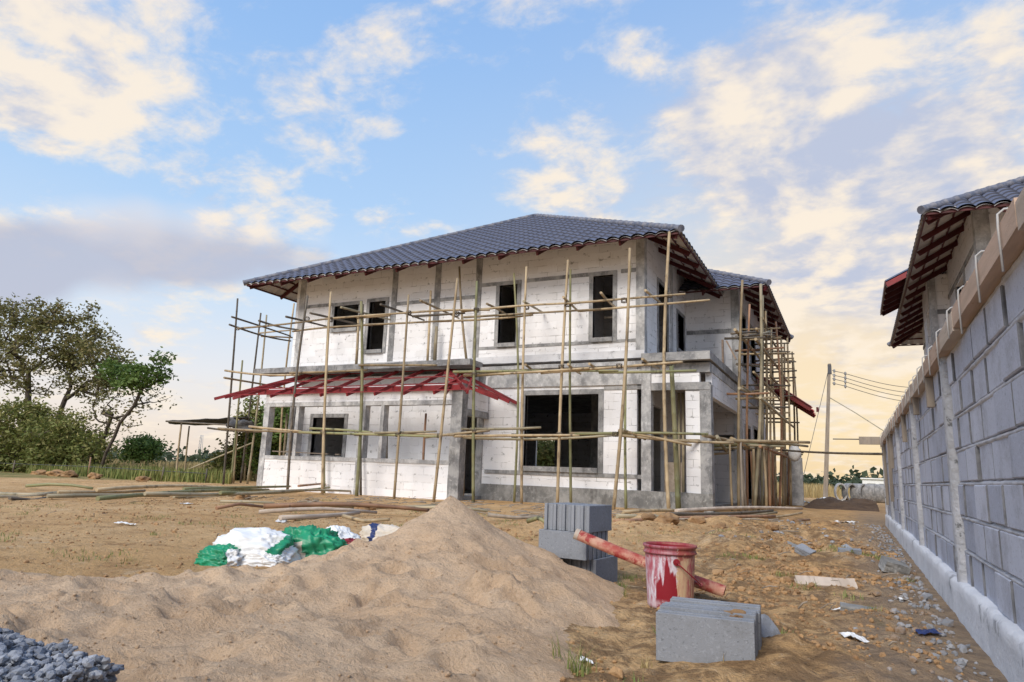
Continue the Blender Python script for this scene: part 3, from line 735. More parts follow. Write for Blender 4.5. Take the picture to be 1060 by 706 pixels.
rb('porch_beam', M['concrete'], house, pr_-.08, pr_+.12, YP+.26, YF-.05, 2.16, 2.33)
mb = MB(); mb.box(pl_, pr_, YP+.12, YF-.05, -.05, .10); mb.build('porch_floor', M['concrete'], house)
rb('porch_column', M['concrete'], house, pl_-.1, pl_+.1, YF-.45, YF-.25, .0, 2.54)
mb = MB(); mb.bar(atY(283, 467, YP+.05), atY(340, 470, YP+.05), .10, .03); mb.bar(atY(348, 470.4, YP+.05), atY(352, 470.5, YP+.05), .1, .03); mb.build('sill_plank', M['wood_grey'], house)
# red steel skeleton of the porch roof
pf = MB()
zr, ze, yr, ye = 3.60, 2.62, YF-.10, 14.25
pf.bar((-16.1, YP-.06, 2.86), (pr_+.1, YP-.06, 2.86), .05, .13)
rl, rr = -15.3, -10.35
pf.bar((rl, yr, zr), (rr, yr, zr), .045, .09)
for y, z in ((15.4, 3.16), (14.75, 2.86)):
    t = (yr-y)/(yr-ye); pf.bar((rl-1.0*t, y, zr+(ze-zr)*t+.08), (rr+2.0*t, y, zr+(ze-zr)*t+.08), .03, .03)
pf.bar((-16.4, ye+.05, ze+.07), (-8.2, ye+.05, ze+.07), .025, .025)
pr_frame = pf.build('porch_roof_frame', M['red_steel'], house)
def raf(p, q, w=.045, h=.085):
    m_ = MB(); m_.bar(p, q, w, h); return m_.build('rafter', M['red_steel'], pr_frame)
xs = [-14.75 + i*.915 for i in range(7)]
for x in xs: raf((x+.02, yr, zr+.0), (x-.02, ye, ze), )
raf((rr, yr, zr+.03), (-8.30, ye, ze))
for u in (.35, .72): raf((rr+1.75*u, yr - (yr-ye)*u*.5 + .1, zr+(ze-zr)*u*.62), (rr+2.05*u+.45, ye+.6*(1-u), ze+.02))
raf((rr+.1, yr, zr+.05), (-8.05, yr, 2.58)); raf((rr+.3, yr-.55, zr-.2), (-8.0, yr-.55, 2.56)); raf((rr+.7, yr-1.1, zr-.45), (-8.05, yr-1.1, 2.58))
raf((rl, yr, zr+.03), (-17.4, ye+.3, ze)); raf((rl-.1, yr, zr-.02), (-18.0, yr-.7, 2.78)); raf((rl-.5, yr-.4, zr-.25), (-16.6, ye, ze)); raf((rl-.2, yr-.2, zr-.12), (-15.95, ye, ze))
# roofs
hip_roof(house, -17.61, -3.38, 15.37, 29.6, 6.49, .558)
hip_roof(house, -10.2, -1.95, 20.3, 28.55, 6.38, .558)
# red sheet canopy at the far end of the wing
mb = MB(); P = []
for i in range(15):
    y = 25.0 + i*.22; P.append([(-2.9+.41*k, y, 4.50-.285*k + .035*(i%2) - .012*k*(k-4)*.5) for k in range(5)] + [(-1.15-.16*(i%3), y, 3.30+.035*(i%2))])
mb.grid(P, 0, False); mb.build('canopy_sheet', M['red_sheet'], house)
mb = MB()
for y in (25.1, 26.5, 27.9):
    mb = MB(); mb.bar((-2.9, y, 4.38), (-1.2, y, 3.22), .05, .14); mb.build('canopy_rafter', M['red_steel'], house)
mb = MB(); mb.box(-2.25, -1.6, 25.9, 26.15, 0, 1.62); mb.build('pier', M['concrete_pale'], house)
# ------------------------------------------------------------------ bamboo
rb_rng = random.Random(11)
def bamboo_mb(p, q, r, taper=.8, bend=None, n=8):
    p, q = V(p), V(q); L = (q-p).length; d = (q-p)/L
    b = rb_rng.uniform(-.02, .02)*L if bend is None else bend
    s = d.cross(V((0,0,1)));  s = s.normalized() if s.length > .05 else V((1,0,0))
    s2 = s.cross(d); a = rb_rng.uniform(0, 6.28); off = s*math.cos(a) + s2*math.sin(a)
    k = max(2, int(L/rb_rng.uniform(.34, .46))); pts = []; rad = []
    for i in range(k+1):
        t = i/k; c = p.lerp(q, t) + off*b*math.sin(math.pi*t); rr = r*(1-(1-taper)*t)
        if 0 < i < k:
            e = .022/L
            for dt, f in ((-e, 1.0), (0, 1.13), (e, 1.0)):
                tt = t+dt; pts.append(p.lerp(q, tt) + off*b*math.sin(math.pi*tt)); rad.append(rr*f)
        else: pts.append(c); rad.append(rr)
    m_ = MB(); m_.tube(pts, rad, n); return m_
def pole(parent, name, p, q, r, mat, **k):
    return bamboo_mb(p, q, r, **k).build(name, M[mat], parent)
T, G, D_, GY = 'bamboo_tan', 'bamboo_green', 'bamboo_dark', 'bamboo_grey'
scf = thing('bamboo_scaffold', (-10, 14.5, 0), 'tall lashed bamboo scaffold standing along the front of the white block house', 'scaffold')
def up(xt, yt, xb, yb, Y, r, mat, zb=-.05):
    a, b = atY(xt, yt, Y), atY(xb, yb, Y)
    if zb is not None and b.z != a.z: b = a + (b-a)*((zb-a.z)/(b.z-a.z))
    pole(scf, 'upright', b, a, r*.76, mat)
for a in [(246,309,231,502,16.4,.05,D_), (270,324,249,500,18.6,.05,D_), (276,326,256,500,18.2,.05,GY), (251,373,239,500,17.6,.05,G),
          (304.5,314,298,390,18.9,.05,T), (318.5,306,298,505,14.3,.05,D_), (342.5,302,334,503,14.1,.052,T), (374,312,369,510,14.3,.06,G),
          (340,330,336,500,14.9,.042,G), (423,305,408,515,14.1,.048,T), (473.5,288,449,519,13.9,.05,T), (493.7,291,490,518,14.5,.055,G),
          (532,283,532,519,15.9,.045,G), (545,276,540,522,15.2,.048,T), (588,269,577,524,15.2,.052,T), (590.5,279,591,520,15.9,.045,G),
          (652,257,635,528,15.05,.055,T), (652.5,275,648,526,15.9,.046,G), (693,240,692.5,528,15.4,.058,T), (695,378,702,523,16.1,.085,G),
          (376,315,374,480,14.9,.04,D_)]:
    up(*a)
for a in [(446,301,442,382,16.2,.05,T,3.7), (475.5,276,484,386,16.2,.05,T,3.7), (371,330,369,372,16.3,.06,T,3.8), (452,338,450,375,16.3,.07,GY,3.8)]:
    up(*a)
for a in [(335,430,333,471,15.7,.045,D_,.1), (401,432,401,473,15.7,.045,D_,.1), (441,428,439,475,15.7,.05,'bamboo_red',.1), (297,428,293,470,15.7,.05,T,.1), (481,425,479,512,15.6,.05,T,.1), (308,432,304,470,16.2,.045,G,.1)]:
    up(*a)
def led(x0, y0, Y0, x1, y1, Y1, r=.04, mat=T, name='ledger', **k):
    pole(scf, name, atY(x0, y0, Y0), atY(x1, y1, Y1), r*.78, mat, **k)
# upper lift
for a in [(246,340,14.6,342,329.5,14.2), (303,343,14.9,385,336.5,14.8), (338,330,14.2,440,322.5,14.2), (370,336.5,14.8,470,331.5,14.9), (425,323.5,14.3,507,321,14.7), (455,332.5,14.9,552,326,15.7),
          (478,322.5,14.6,600,313.5,15.2), (480,328.5,15.2,622,320,15.8), (585,314.5,15.3,709.5,304.2,15.3), (600,322,15.8,735,310.5,15.9), (268,345,18.2,300,342,18.3), (270,348,17.2,303,349.5,18.0)]:
    led(*a)
led(370, 329, 14.5, 404, 326.5, 14.5, .05, T); led(427, 327.4, 14.7, 481, 324, 14.7, .045, D_)
for a in [(240,328,14.9,301,348,18.6), (237.5,336,14.9,301,353,18.6), (268,332,14.2,310,341.5,16.6), (296,327.8,14.0,342,339,16.2), (321,324,13.9,374,336.5,16.2), (353,318,13.9,404,331,16.4),
          (394,315,13.9,439,331.5,16.4), (435,311,13.9,475,329.5,16.3), (504,314.5,14.9,526,327,16.5), (542,312,14.9,562,323.5,16.5), (583,307.5,14.9,599,322.5,16.5), (622,303,14.9,637,318,16.5), (668,300.5,15,684,313.5,16.5)]:
    led(*a, r=.042, mat=rb_rng.choice([T, GY, D_, T]) if a[0] > 330 else D_, name='putlog')
# middle lift
for a in [(233,383.5,16.2,310,388,14.4), (300,386,14.5,380,383,14.4), (372,378,14.3,452,378,14.2), (469,385,14.4,560,383.5,15.1), (480,388.5,14.6,610,381,15.2), (492,389,15.6,640,384,15.8), (560,386,15.2,707,374.5,15.3), (620,385.5,15.8,721,383.5,15.9)]:
    led(*a, r=.045, mat=G if a[0] in (469,492,620) else T)
for a in [(232,391,14.6,292,401,17.5), (500,384,14.8,521,388,16.3), (544,377.5,14.8,556,386,16.2), (588,377,14.8,601,387,16.4), (610,376.5,14.8,622,382,16.4), (665,371.5,15,682,381.5,16.4)]:
    led(*a, r=.042, name='putlog', mat=T)
# lower lift
for a in [(226,443.5,15.4,330,448,14.3), (258,441.5,14.3,312,446.5,14.3), (310,447.5,14.2,455,452,14.1), (321,443.5,14.4,385,447.5,14.4), (370,449,14.3,470,450.5,14.3), (440,452.5,14.1,507,445.5,14.6), (487,444,14.9,560,442.5,15.1), (470,451.5,14.9,600,450.5,15.2), (480,453,15.2,643,450,15.8), (595,449.5,15.2,733,449.5,15.3), (641,450.5,15.8,760,458.5,15.6), (640,445.5,15.2,716,461,15.4), (590,448.5,15.8,660,449,15.8)]:
    led(*a, r=.045, mat=rb_rng.choice([T, T, GY, G]))
for a in [(388,448,14.0,452,446.5,14.4), (478,444,14.6,500,446.5,16), (645,444.5,15,668,455,16.3)]:
    led(*a, r=.038, name='putlog', mat=GY)
# rope lashings where poles cross
for x, y, Y in [(246,340,16.35),(318,330,14.25),(342,331,14.15),(374,327,14.25),(423,324,14.15),(473,325,14.0),(493,321,14.5),(545,318,15.2),(588,315,15.2),(646,311,15.1),(693,305.5,15.4),
                (334,448,14.1),(369,449,14.3),(412,450,14.1),(455,451,13.95),(491,447,14.5),(532,451,15.8),(541,444,15.2),(579,450,15.2),(637,449.5,15.05),(649,450,15.9),(692.5,449.5,15.4),(581,380,15.2),(641,379,15.1),(693,376,15.4),(491,388,14.5)]:
    c = atY(x, y, Y); lash = MB()
    for k in range(3): 
        a = R(25+50*k); lash.tube([c + V((math.cos(t)*.065, math.sin(t)*.06, .05*math.cos(t+a))) for t in [i*math.pi/5 for i in range(11)]], .009, 5)
    lash.build('rope_lashing', M['bamboo_dark'], scf)

side = thing('bamboo_scaffold', (-2.3, 22, 0), 'dense bamboo scaffold of many upright poles along the right flank of the house', 'scaffold')
rs = random.Random(5)
for (xt, yt, xb, Y, r) in [(768.5,290,764,18.2,.052), (787.5,294,780,18.9,.06), (789.5,306,788,20.2,.05), (792.6,322,791,21.0,.05), (798.5,339,797,22.0,.045), (803,333,806,22.8,.05), (808.6,351,810,23.6,.05), (815,350,818,24.6,.05), (812,355,813,25.4,.045), (820,364,822,26.4,.045), (821,371,824,27.4,.045), (776,315,773,19.6,.045), (799,352,803,24.6,.05)]:
    a = atY(xt, yt, Y); b = atY(xb, 505, Y); b.z = -.05
    pole(side, 'upright', b, a, r*.8, rs.choice([T, T, GY, 'bamboo_red', T]))
for z, y0, y1, x in ((4.55,17.8,24.5,-2.55),(4.35,18.2,27.5,-2.1),(3.05,17.9,25,-2.5),(2.85,18.3,28,-2.05),(1.72,17.8,24,-2.55),(1.62,18.4,27.5,-2.1),(5.3,20,28,-2.1),(3.8,21,28,-2.05)):
    pole(side, 'ledger', (x, y0, z), (x+.1, y1, z+rs.uniform(-.08,.08)), .04, rs.choice([T, GY, 'bamboo_red']))
for y in (18.4, 20.0, 21.4, 22.9, 24.4, 25.9, 27.4):
    for z in (1.68, 2.95, 4.45):
        z2 = z + rs.uniform(-.06,.1)
        pole(side, 'putlog', (-2.9, y+rs.uniform(-.2,.2), z2), (-1.78+rs.uniform(-.15,.25), y+rs.uniform(-.2,.2), z2+rs.uniform(-.05,.05)), .034, rs.choice([T, GY, D_, 'bamboo_red']))
    if y > 21:
        for z in (3.6, 4.9, 5.35): pole(side, 'putlog', (-2.9, y, z+rs.uniform(-.1,.1)), (-1.75+rs.uniform(-.1,.2), y, z+rs.uniform(-.1,.1)), .03, rs.choice([T, D_]))
for i in range(26):
    y = 17.6 + i*.38; x = -2.75 + rs.uniform(0, .75)
    pole(side, 'prop', (x, y, -.05), (x+rs.uniform(-.08,.08), y+rs.uniform(-.1,.1), 1.72+rs.uniform(-.05,.1)), rs.uniform(.03,.048), rs.choice(['bamboo_red', D_, 'wood_grey', 'bamboo_red', T]))
for a in [(728,450.5,16.0,757,456,17.6,.045,T), (757,454,17.6,775,463,18.6,.05,T), (700,456.5,16,838,458,19.5,.045,T), (735,461,17.4,812,459.5,20,.045,G), (742,452,16.6,752,467,17.4,.05,GY), (736,464.5,17.6,800,463.5,20.5,.035,GY), (738,470,17.8,756,469,18.4,.03,T), (766,456,18,836,462,21,.04,GY), (763,377,18.5,800,384,25,.04,D_), (765,351,18.4,797,343,20.5,.035,GY), (757,345.5,18.2,786,344,19.5,.03,D_), (766,347,18.2,798,347,20.4,.03,T)]:
    pole(side, 'ledger', atY(a[0],a[1],a[2]), atY(a[3],a[4],a[5]), a[6], a[7])
for a in [(768,400,18.4,808,425,24), (783,340,19,800,372,24), (780,385,19,810,418,25.5)]:
    pole(side, 'brace', atY(*a[:3]), atY(*a[3:]), .032, T)
mb = MB(); mb.bar(atY(748,352,21.0), atY(749,402,21.0), .12, .05); mb.bar(atY(752,353,20.9), atY(762,372,20.9), .10, .04); mb.build('board', M['wood_orange'], side)
mb = MB(); mb.bar(atY(768,347.5,18.4), atY(797,344.5,21.5), .35, .03); mb.build('walk_board', M['wood_grey'], side)

# white bag on the scaffold, long pole from the scaffold to the boundary wall
mb = MB(); c = atY(822.5, 469, 24.0)
P = []
for i in range(9):
    ph = math.pi*i/8; P.append([c + V((.20*math.sin(ph)*math.cos(t)*(1+.35*nz(i*.7,t)), .14*math.sin(ph)*math.sin(t), .26*math.cos(ph)*(1+.2*nz(t, i*.5)))) for t in [2*math.pi*k/12 for k in range(13)]])
mb.grid(P); tag(mb.build('plastic_bag', M['plastic_white'], origin=c), 'small white plastic bag hanging on the scaffold by the grey pier', 'bag')
p0, p1 = atY(810, 466, 22.5), V((.58, 15.2, atY(917, 470, 15.2).z))
tag(bamboo_mb(p0, p1, .028, .9, .03).build('bamboo_pole', M['bamboo_dark'], origin=p0), 'long thin dark pole bridging from the side scaffold to the boundary wall', 'pole')

# ------------------------------------------------------------------ boundary wall of hollow blocks
WX = .55
bw = thing('block_wall', (.6, 8, 0), 'long grey concrete block boundary wall with white footing and timber formwork on top', 'wall')
Z0, CH, NC, BL = .185, .19, 7, .385
posts = [-.45, 2.25, 4.92, 7.62, 10.35, 13.1, 15.45]
rw = random.Random(21)
for a, b in zip(posts[:-1], posts[1:]):
    m_ = MB(); y0, y1 = a+.085, b-.085
    for c in range(NC):
        z = Z0 + c*CH; y = y0 - (BL/2 if c % 2 else 0) - rw.uniform(0, .04)
        while y < y1:
            ya, yb = max(y0, y+.014), min(y1, y+BL-.014)
            if yb - ya > .04:
                dx = rw.uniform(-.008, .006); t = rw.uniform(-.004, .004)
                xa, xb, za, zb = WX+dx, WX+.09, z+.014+rw.uniform(-.003,.003), z+CH-.009+rw.uniform(-.003,.003); q = .005
                vs = [(xa+q,ya,za),(xa,ya+q,za+q),(xa+q,ya,zb),(xa,ya+q,zb-q),(xa+q+t,yb,za),(xa+t,yb-q,za+q),(xa+q+t,yb,zb),(xa+t,yb-q,zb-q),(xb,ya,za),(xb,ya,zb),(xb,yb,za),(xb,yb,zb)]
                m_.add(vs, [(1,3,7,5),(3,2,6,7),(0,1,5,4),(2,9,11,6),(8,0,4,10),(9,8,10,11),(0,2,3,1),(5,7,6,4),(0,8,9,2),(4,6,11,10)])
                m_.m[-1] = m_.m[-2] = m_.m[-4] = 1
            y += BL
    pan = m_.build('block_panel', [M['wall_block'], M['joint_dark']], bw)
    bm = bmesh.new(); bm.from_mesh(pan.data); bmesh.ops.recalc_face_normals(bm, faces=bm.faces); bm.to_mesh(pan.data); bm.free()
    # mortar: recessed back sheet plus lumpy bed joints
    mm = MB(); mm.box(WX+.016, WX+.088, y0, y1, Z0-.01, Z0+NC*CH); mm.build('joint_filling', M['joint_dark'], pan); mm = MB()
    for c in range(NC+1):
        z = Z0 + c*CH; n = int((y1-y0)/.035); P = []
        for i in range(n+1):
            y = y0 + (y1-y0)*i/n; w = .008 + .004*fbm(y*11, z*5, 1, 4) + .003*nz(y*50, z); o = .002 + .007*max(0, fbm(y*8, z*9, 4, 4))
            P.append([(WX+.02, y, z-w-.012), (WX-o*.5, y, z-w), (WX-o, y, z+.3*w), (WX+.02, y, z+w+.008)])
        mm.grid(P, 0, True, True)
    mm.build('mortar', M['mortar'], pan)
for y in posts:
    m_ = MB(); P = []; n = 46
    for i in range(n+1):
        z = .15 + (1.53-.15)*i/n; row = []
        for px_, py_ in ((WX+.10,-.088),(WX+.005,-.088),(WX-.032,-.080),(WX-.038,-.03),(WX-.038,.03),(WX-.032,.082),(WX+.005,.088),(WX+.10,.088)):
            near = 1 if py_ < -.05 else .35
            row.append((px_ + .010*fbm(z*9, y+py_*30, 2, 4)*near, y + py_ - near*abs(.020*fbm(z*11, y, px_*30, 4)), z))
        P.append(row)
    m_.grid(P, 0, True, True); m_.build('concrete_post', M['post_concrete'], bw)
# white footing with a broken arris
m_ = MB(); P = []; y = -2.2
while y < 15.6:
    e = .018*fbm(y*2.5, 3, 1, 5) + .010*nz(y*14, 1)
    P.append([(.485+.012*fbm(y*2, 1, 0, 4), y, -.12), (.497+.012*fbm(y*2.2, 4, 0, 4), y, .03), (.500+.010*fbm(y*2.6, 8, 0, 4), y, .13), (.500+.008*fbm(y*4, 8, 0, 4), y, .185+e), (.515, y, .203+e*.7), (WX+.03, y, .200+.010*fbm(y*5, 2, 2, 4)), (WX+.09, y, .2)])
    y += .035 if y > 1.5 else .2
m_.grid(P, 0, True, True); m_.build('footing', M['plaster_white'], bw)
m_ = MB(); m_.box(WX+.003, WX+.09, -2.2, 15.55, Z0+NC*CH, 1.575); m_.build('ring_beam', M['concrete'], bw)
y = -1.6; k = 0; fm_mats = ['wood_pale', 'wood_orange', 'wood_pale', 'wood_pale', 'wood_orange', 'wood_orange']
while y < 15.4:
    L = rw.uniform(.55, 1.25); dz = rw.uniform(-.012, .014); m_ = MB()
    m_.box(.492+rw.uniform(-.004,.004), WX+.001, y, min(15.5, y+L)-.006, 1.515+dz, 1.60+.004*y+dz); m_.build('formwork_board', M[fm_mats[k % 6]], bw)
    y += L; k += 1
y = -1.35
while y < 15.3:
    h = rw.uniform(.0, .03)+.004*y-.05; dn = rw.uniform(1.43, 1.50); m_ = MB(); xo = .483
    m_.tube([(xo-.002, y-.01, dn), (xo-.002, y, 1.60), (xo, y, 1.655+h), (xo+.02, y, 1.672+h), (xo+.12, y, 1.672+h), (xo+.16, y, 1.66+h), (xo+.165, y, 1.60)], .0040, 6); m_.build('tie_rod', M['rod_white'], bw)
    y += rw.uniform(.44, .58)
for y, zb, w in ((5.75, 1.30, .07), (8.75, 1.22, .07), (7.0, 1.36, .06), (11.9, 1.0, .07), (12.6, .5, .06), (14.6, .4, .08)):
    m_ = MB(); m_.box(WX-.05, WX-.004, y-w/2, y+w/2, zb, 1.512); m_.build('hanging_timber', M['wood_grey'], bw)
m_ = MB(); a = atY(917, 455, 15.3); m_.box(.12, .50, 15.25, 15.35, a.z-.10, a.z+.05); m_.build('formwork_board', M['wood_grey'], bw)
m_ = MB(); m_.tube([(-.35, 15.3, a.z), (.12, 15.3, a.z)], .012, 6); m_.build('tie_rod', M['wire_dark'], bw)

# ------------------------------------------------------------------ neighbour house behind the wall
nb = thing('neighbour_house', (7, 22, 0), 'unfinished house with blue-grey tiled eaves rising behind the boundary wall', 'house')
ax = atY(1010, 235, 16.95).x; bx = atY(962, 300, 22).x
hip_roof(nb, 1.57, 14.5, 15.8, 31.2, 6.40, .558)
mb = MB(); ub = MB(); sl_ = .50
def bz(x): return 6.40 + sl_*(x-1.06)
mb.grid([[(1.06 + .3*k, 21.0 + .0387*i, bz(1.06+.3*k) + .036*(2*abs(math.sin(math.pi*i/8))**.65-1)) for k in range(10)] for i in range(97)], 0, True, True); br_ = mb.build('bay_roof', M['roof_tile'], nb)
ub.grid([[(1.06 + .3*k, 21.0 + .0387*i, bz(1.06+.3*k) - .07) for k in range(10)] for i in range(97)], 0, True); ub.build('roof_underside', M['tile_under'], br_)
for i in range(6):
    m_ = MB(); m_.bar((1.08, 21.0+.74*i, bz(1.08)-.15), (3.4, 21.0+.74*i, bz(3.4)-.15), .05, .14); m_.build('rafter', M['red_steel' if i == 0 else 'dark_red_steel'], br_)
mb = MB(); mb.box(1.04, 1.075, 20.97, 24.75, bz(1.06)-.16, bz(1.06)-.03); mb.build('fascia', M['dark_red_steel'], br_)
mb = MB(); wall_xz(mb, ax, 13.3, 0, 6.98, 16.95, 17.07, ((ax+1.2, ax+2.6, 4.3, 6.0), (ax+1, ax+3, 1, 2.8))); mb.build('front_wall', M['aac'], nb)
mb = MB(); wall_yz(mb, 17.07, 30, 0, 6.98, ax, ax+.12, ((19.0, 20.4, 3.9, 5.9), (18.5, 20, .9, 2.6))); mb.build('side_wall', M['aac'], nb)
mb = MB(); wall_xz(mb, bx, ax, 0, 6.7, 21.95, 22.07, ()); mb.build('bay_front_wall', M['aac'], nb)
mb = MB(); wall_yz(mb, 22.07, 24.2, 0, 6.7, bx, bx+.12, ((22.4, 23.4, 3.9, 5.9),)); mb.build('bay_side_wall', M['aac'], nb)
rb('column', M['concrete_pale'], nb, ax-.03, ax+.25, 16.92, 17.2, 0, 7.0)
rb('column', M['concrete_pale'], nb, bx-.03, bx+.14, 21.92, 22.2, 0, 6.7)
rb('lintel_band', M['concrete'], nb, bx+.14, ax-.001, 21.93, 22.0, 5.55, 5.68)
rb('lintel_band', M['concrete'], nb, ax-.025, ax+.05, 17.2, 30, 5.95, 6.07)
mb = MB()
for a, b in ((19.0, 20.4),): mb.box(ax-.03, ax+.1, a-.1, a, 3.9, 5.95); mb.box(ax-.03, ax+.1, b, b+.1, 3.9, 5.95)
mb.build('window_frame', M['concrete'], nb)
mb = MB(); mb.box(ax+.13, 13, 17.1, 29.8, 3.4, 3.8); mb.build('floor_slab', M['concrete'], nb)
mb = MB(); wall_xz(mb, ax+.12, 13.3, 0, 6.9, 30, 30.12); wall_yz(mb, 17.07, 30, 0, 6.9, 13.3, 13.2); mb.build('back_wall', M['aac'], nb)

# ------------------------------------------------------------------ utility pole
up0 = atY(854.3, 517, 39); up0.z = -.1; up1 = atY(858.5, 376.5, 39)
ut = thing('utility_pole', (up0.x, 39, 0), 'tall weathered utility pole carrying four wires beyond the house', 'utility pole')
m_ = MB(); P = []
for t in (0, .3, .6, .9, 1):
    c = up0.lerp(up1, t); w = .115-.045*t; P.append([c + V((a*w, b*w, 0)) for a, b in ((-1,-1),(1,-1),(1,1),(-1,1),(-1,-1))])
m_.grid(P, 0, False); c = up1; m_.add([c+V((a*.07,b*.07,0)) for a, b in ((-1,-1),(1,-1),(1,1),(-1,1))], [(0,1,2,3)]); m_.build('shaft', M['wood_grey'], ut)
m_ = MB(); m_.box(up1.x-.09, up1.x+.09, 38.9, 39.1, up1.z-.55, up1.z-.05); m_.build('bracket', M['wire_dark'], ut)
for i, (y0, y1) in enumerate(((383.5,393), (388,399), (392,404), (396.5,409))):
    a, b = atY(861.5, y0, 38.85), atY(875, y0+3.2, 38.6)
    m_ = MB(); m_.tube([a, b], .018, 6); e = atY(985, y1+7, 46); n = 14
    m_.tube([b.lerp(e, t/n) - V((0,0,.35*math.sin(math.pi*t/n))) for t in range(n+1)], .016, 5); m_.build('wire', M['wire_dark'], ut)
    for q in (a.lerp(b, .15), b):
        m_ = MB(); m_.tube([q-V((0,0,.09)), q-V((0,0,.05)), q, q+V((0,0,.05)), q+V((0,0,.09))], [.03,.06,.045,.06,.03], 8); m_.build('insulator', M['concrete'], ut)
m_ = MB(); m_.tube([atY(875,386,38.6), atY(875.3,402,38.6)], .02, 6); m_.build('bracket', M['wire_dark'], ut)
m_ = MB(); g1 = atY(838, 466, 37.5); m_.tube([atY(858,381,39), g1, g1 + (g1-atY(858,381,39))*.55], .014, 5); m_.build('guy_wire', M['wire_dark'], ut)
m_ = MB(); c = atY(846.3, 424, 38.2); m_.box(c.x-.06, c.x+.06, c.y-.05, c.y+.05, c.z-.12, c.z+.12); m_.build('guy_marker', M['dark_red_steel'], ut)
m_ = MB(); m_.tube([atY(859.5,412,39), atY(885,427,37.5), atY(917,447.5,35), atY(950,470,33)], .022, 6); m_.build('guy_wire', M['bamboo_grey'], ut)
# ------------------------------------------------------------------ hollow concrete blocks
def block_mesh():
    bm = bmesh.new()
    def bx(x0, x1, y0, y1, z0, z1):
        r = bmesh.ops.create_cube(bm, size=1)
        for v in r['verts']:
            v.co = V(((x0+x1)/2 + v.co.x*(x1-x0), (y0+y1)/2 + v.co.y*(y1-y0), (z0+z1)/2 + v.co.z*(z1-z0)))
        return r['verts']
    plates = bx(-.185,.185,-.035,-.0115,0,.18) + bx(-.185,.185,.0115,.035,0,.18)
    ed = {e for v in plates for e in v.link_edges}
    bmesh.ops.bevel(bm, geom=list(ed), offset=.002, segments=1, affect='EDGES', profile=.6)
    for x, w in ((-.154, .014), (0, .018), (.154, .014)): bx(x-w, x+w, -.0125, .0125, .003, .1785)
    me = bpy.data.meshes.new('concrete_block'); bm.to_mesh(me); bm.free(); me.materials.append(M['block_grey']); return me
BME = block_mesh()
blk0 = None
def put_block(loc, rz, label, group, tilt=0):
    global blk0
    if blk0 is None: blk0 = bpy.data.objects.new('concrete_block', BME); o = blk0
    else: o = blk0.copy()
    COL.objects.link(o); o.location = loc; o.rotation_euler = (tilt, 0, rz)
    tag(o, label, 'concrete block', group); LOC[o.name] = V(loc); return o
NTH = ['first', 'second', 'third', 'fourth', 'fifth', 'sixth']
rz = R(6); fl = V((-.735, 2.83, 0)); ux, uy = V((math.cos(rz), math.sin(rz), 0)), V((-math.sin(rz), math.cos(rz), 0))
front_l = ['front-most grey hollow block by the bucket, its plain long face turned to the camera', 'second grey hollow block behind the plain front one, slots on top', 'third grey hollow block in the foreground row, dirt lump on its slots',
           'fourth grey hollow block in the foreground row, next to last', 'rearmost grey hollow block of the foreground row, nearest the red bucket']
rk = random.Random(4)
for i in range(5):
    c = fl + ux*(.185 + .004*i + rk.uniform(-.003,.003)) + uy*(.036 + .0712*i); c.z = gz(c.x, c.y) - .012
    put_block(c, rz + rk.uniform(-.015,.015), front_l[i], 'hollow blocks lying in front of the bucket')
# dirt lump on top of them
def lump(name, c, r, mat, seed, sq=(1,1,.7), sub=3):
    bm = bmesh.new(); bmesh.ops.create_icosphere(bm, subdivisions=sub, radius=1)
    for v in bm.verts:
        d = v.co.normalized(); k = 1 + .45*fbm(d.x*1.3+seed, d.y*1.3, d.z*1.3, 4)
        v.co = V((d.x*sq[0], d.y*sq[1], d.z*sq[2]))*r*k
    me = bpy.data.meshes.new(name); bm.to_mesh(me); bm.free(); me.materials.append(M[mat])
    o = bpy.data.objects.new(name, me); COL.objects.link(o); o.location = c; return o
c = fl + ux*.30 + uy*.10
tag(lump('soil_clod', (c.x, c.y, .20), .036, 'clod', 3.3, (1.3,1,.6)), 'crumbly brown soil clod lying on the slotted tops of the foreground blocks', 'clod')
# stack behind the sand heap
sy_ = R(-6); cor = atY(610, 556, 4.55); LAY = .18
u_ = V((-math.cos(sy_), -math.sin(sy_), 0)); w_ = V((-math.sin(sy_), math.cos(sy_), 0)); zb = -.02
def layer(k, ends_left, off, name, n=5):
    o = V((cor.x, cor.y, zb + k*LAY)) + off
    for i in range(n):
        if ends_left:   # blocks run back in depth, their ends face the camera
            c = o + u_*(.036 + .0718*i) + w_*.185; put_block(c, sy_ + R(90) + rk.uniform(-.012,.012), f'{NTH[n-1-i]} grey hollow block from the left in the stack\'s {name} layer', 'stack of hollow blocks behind the sand')
        else:
            c = o + u_*.185 + w_*(.036 + .0718*i); put_block(c, sy_ + rk.uniform(-.012,.012), f'{NTH[i]} grey hollow block from the front in the stack\'s {name} layer', 'stack of hollow blocks behind the sand')
layer(0, True, u_*-.015 + w_*.08, 'bottom'); layer(1, False, w_*-.03 + u_*.01, 'middle'); layer(2, True, w_*.0 + u_*.0, 'top')

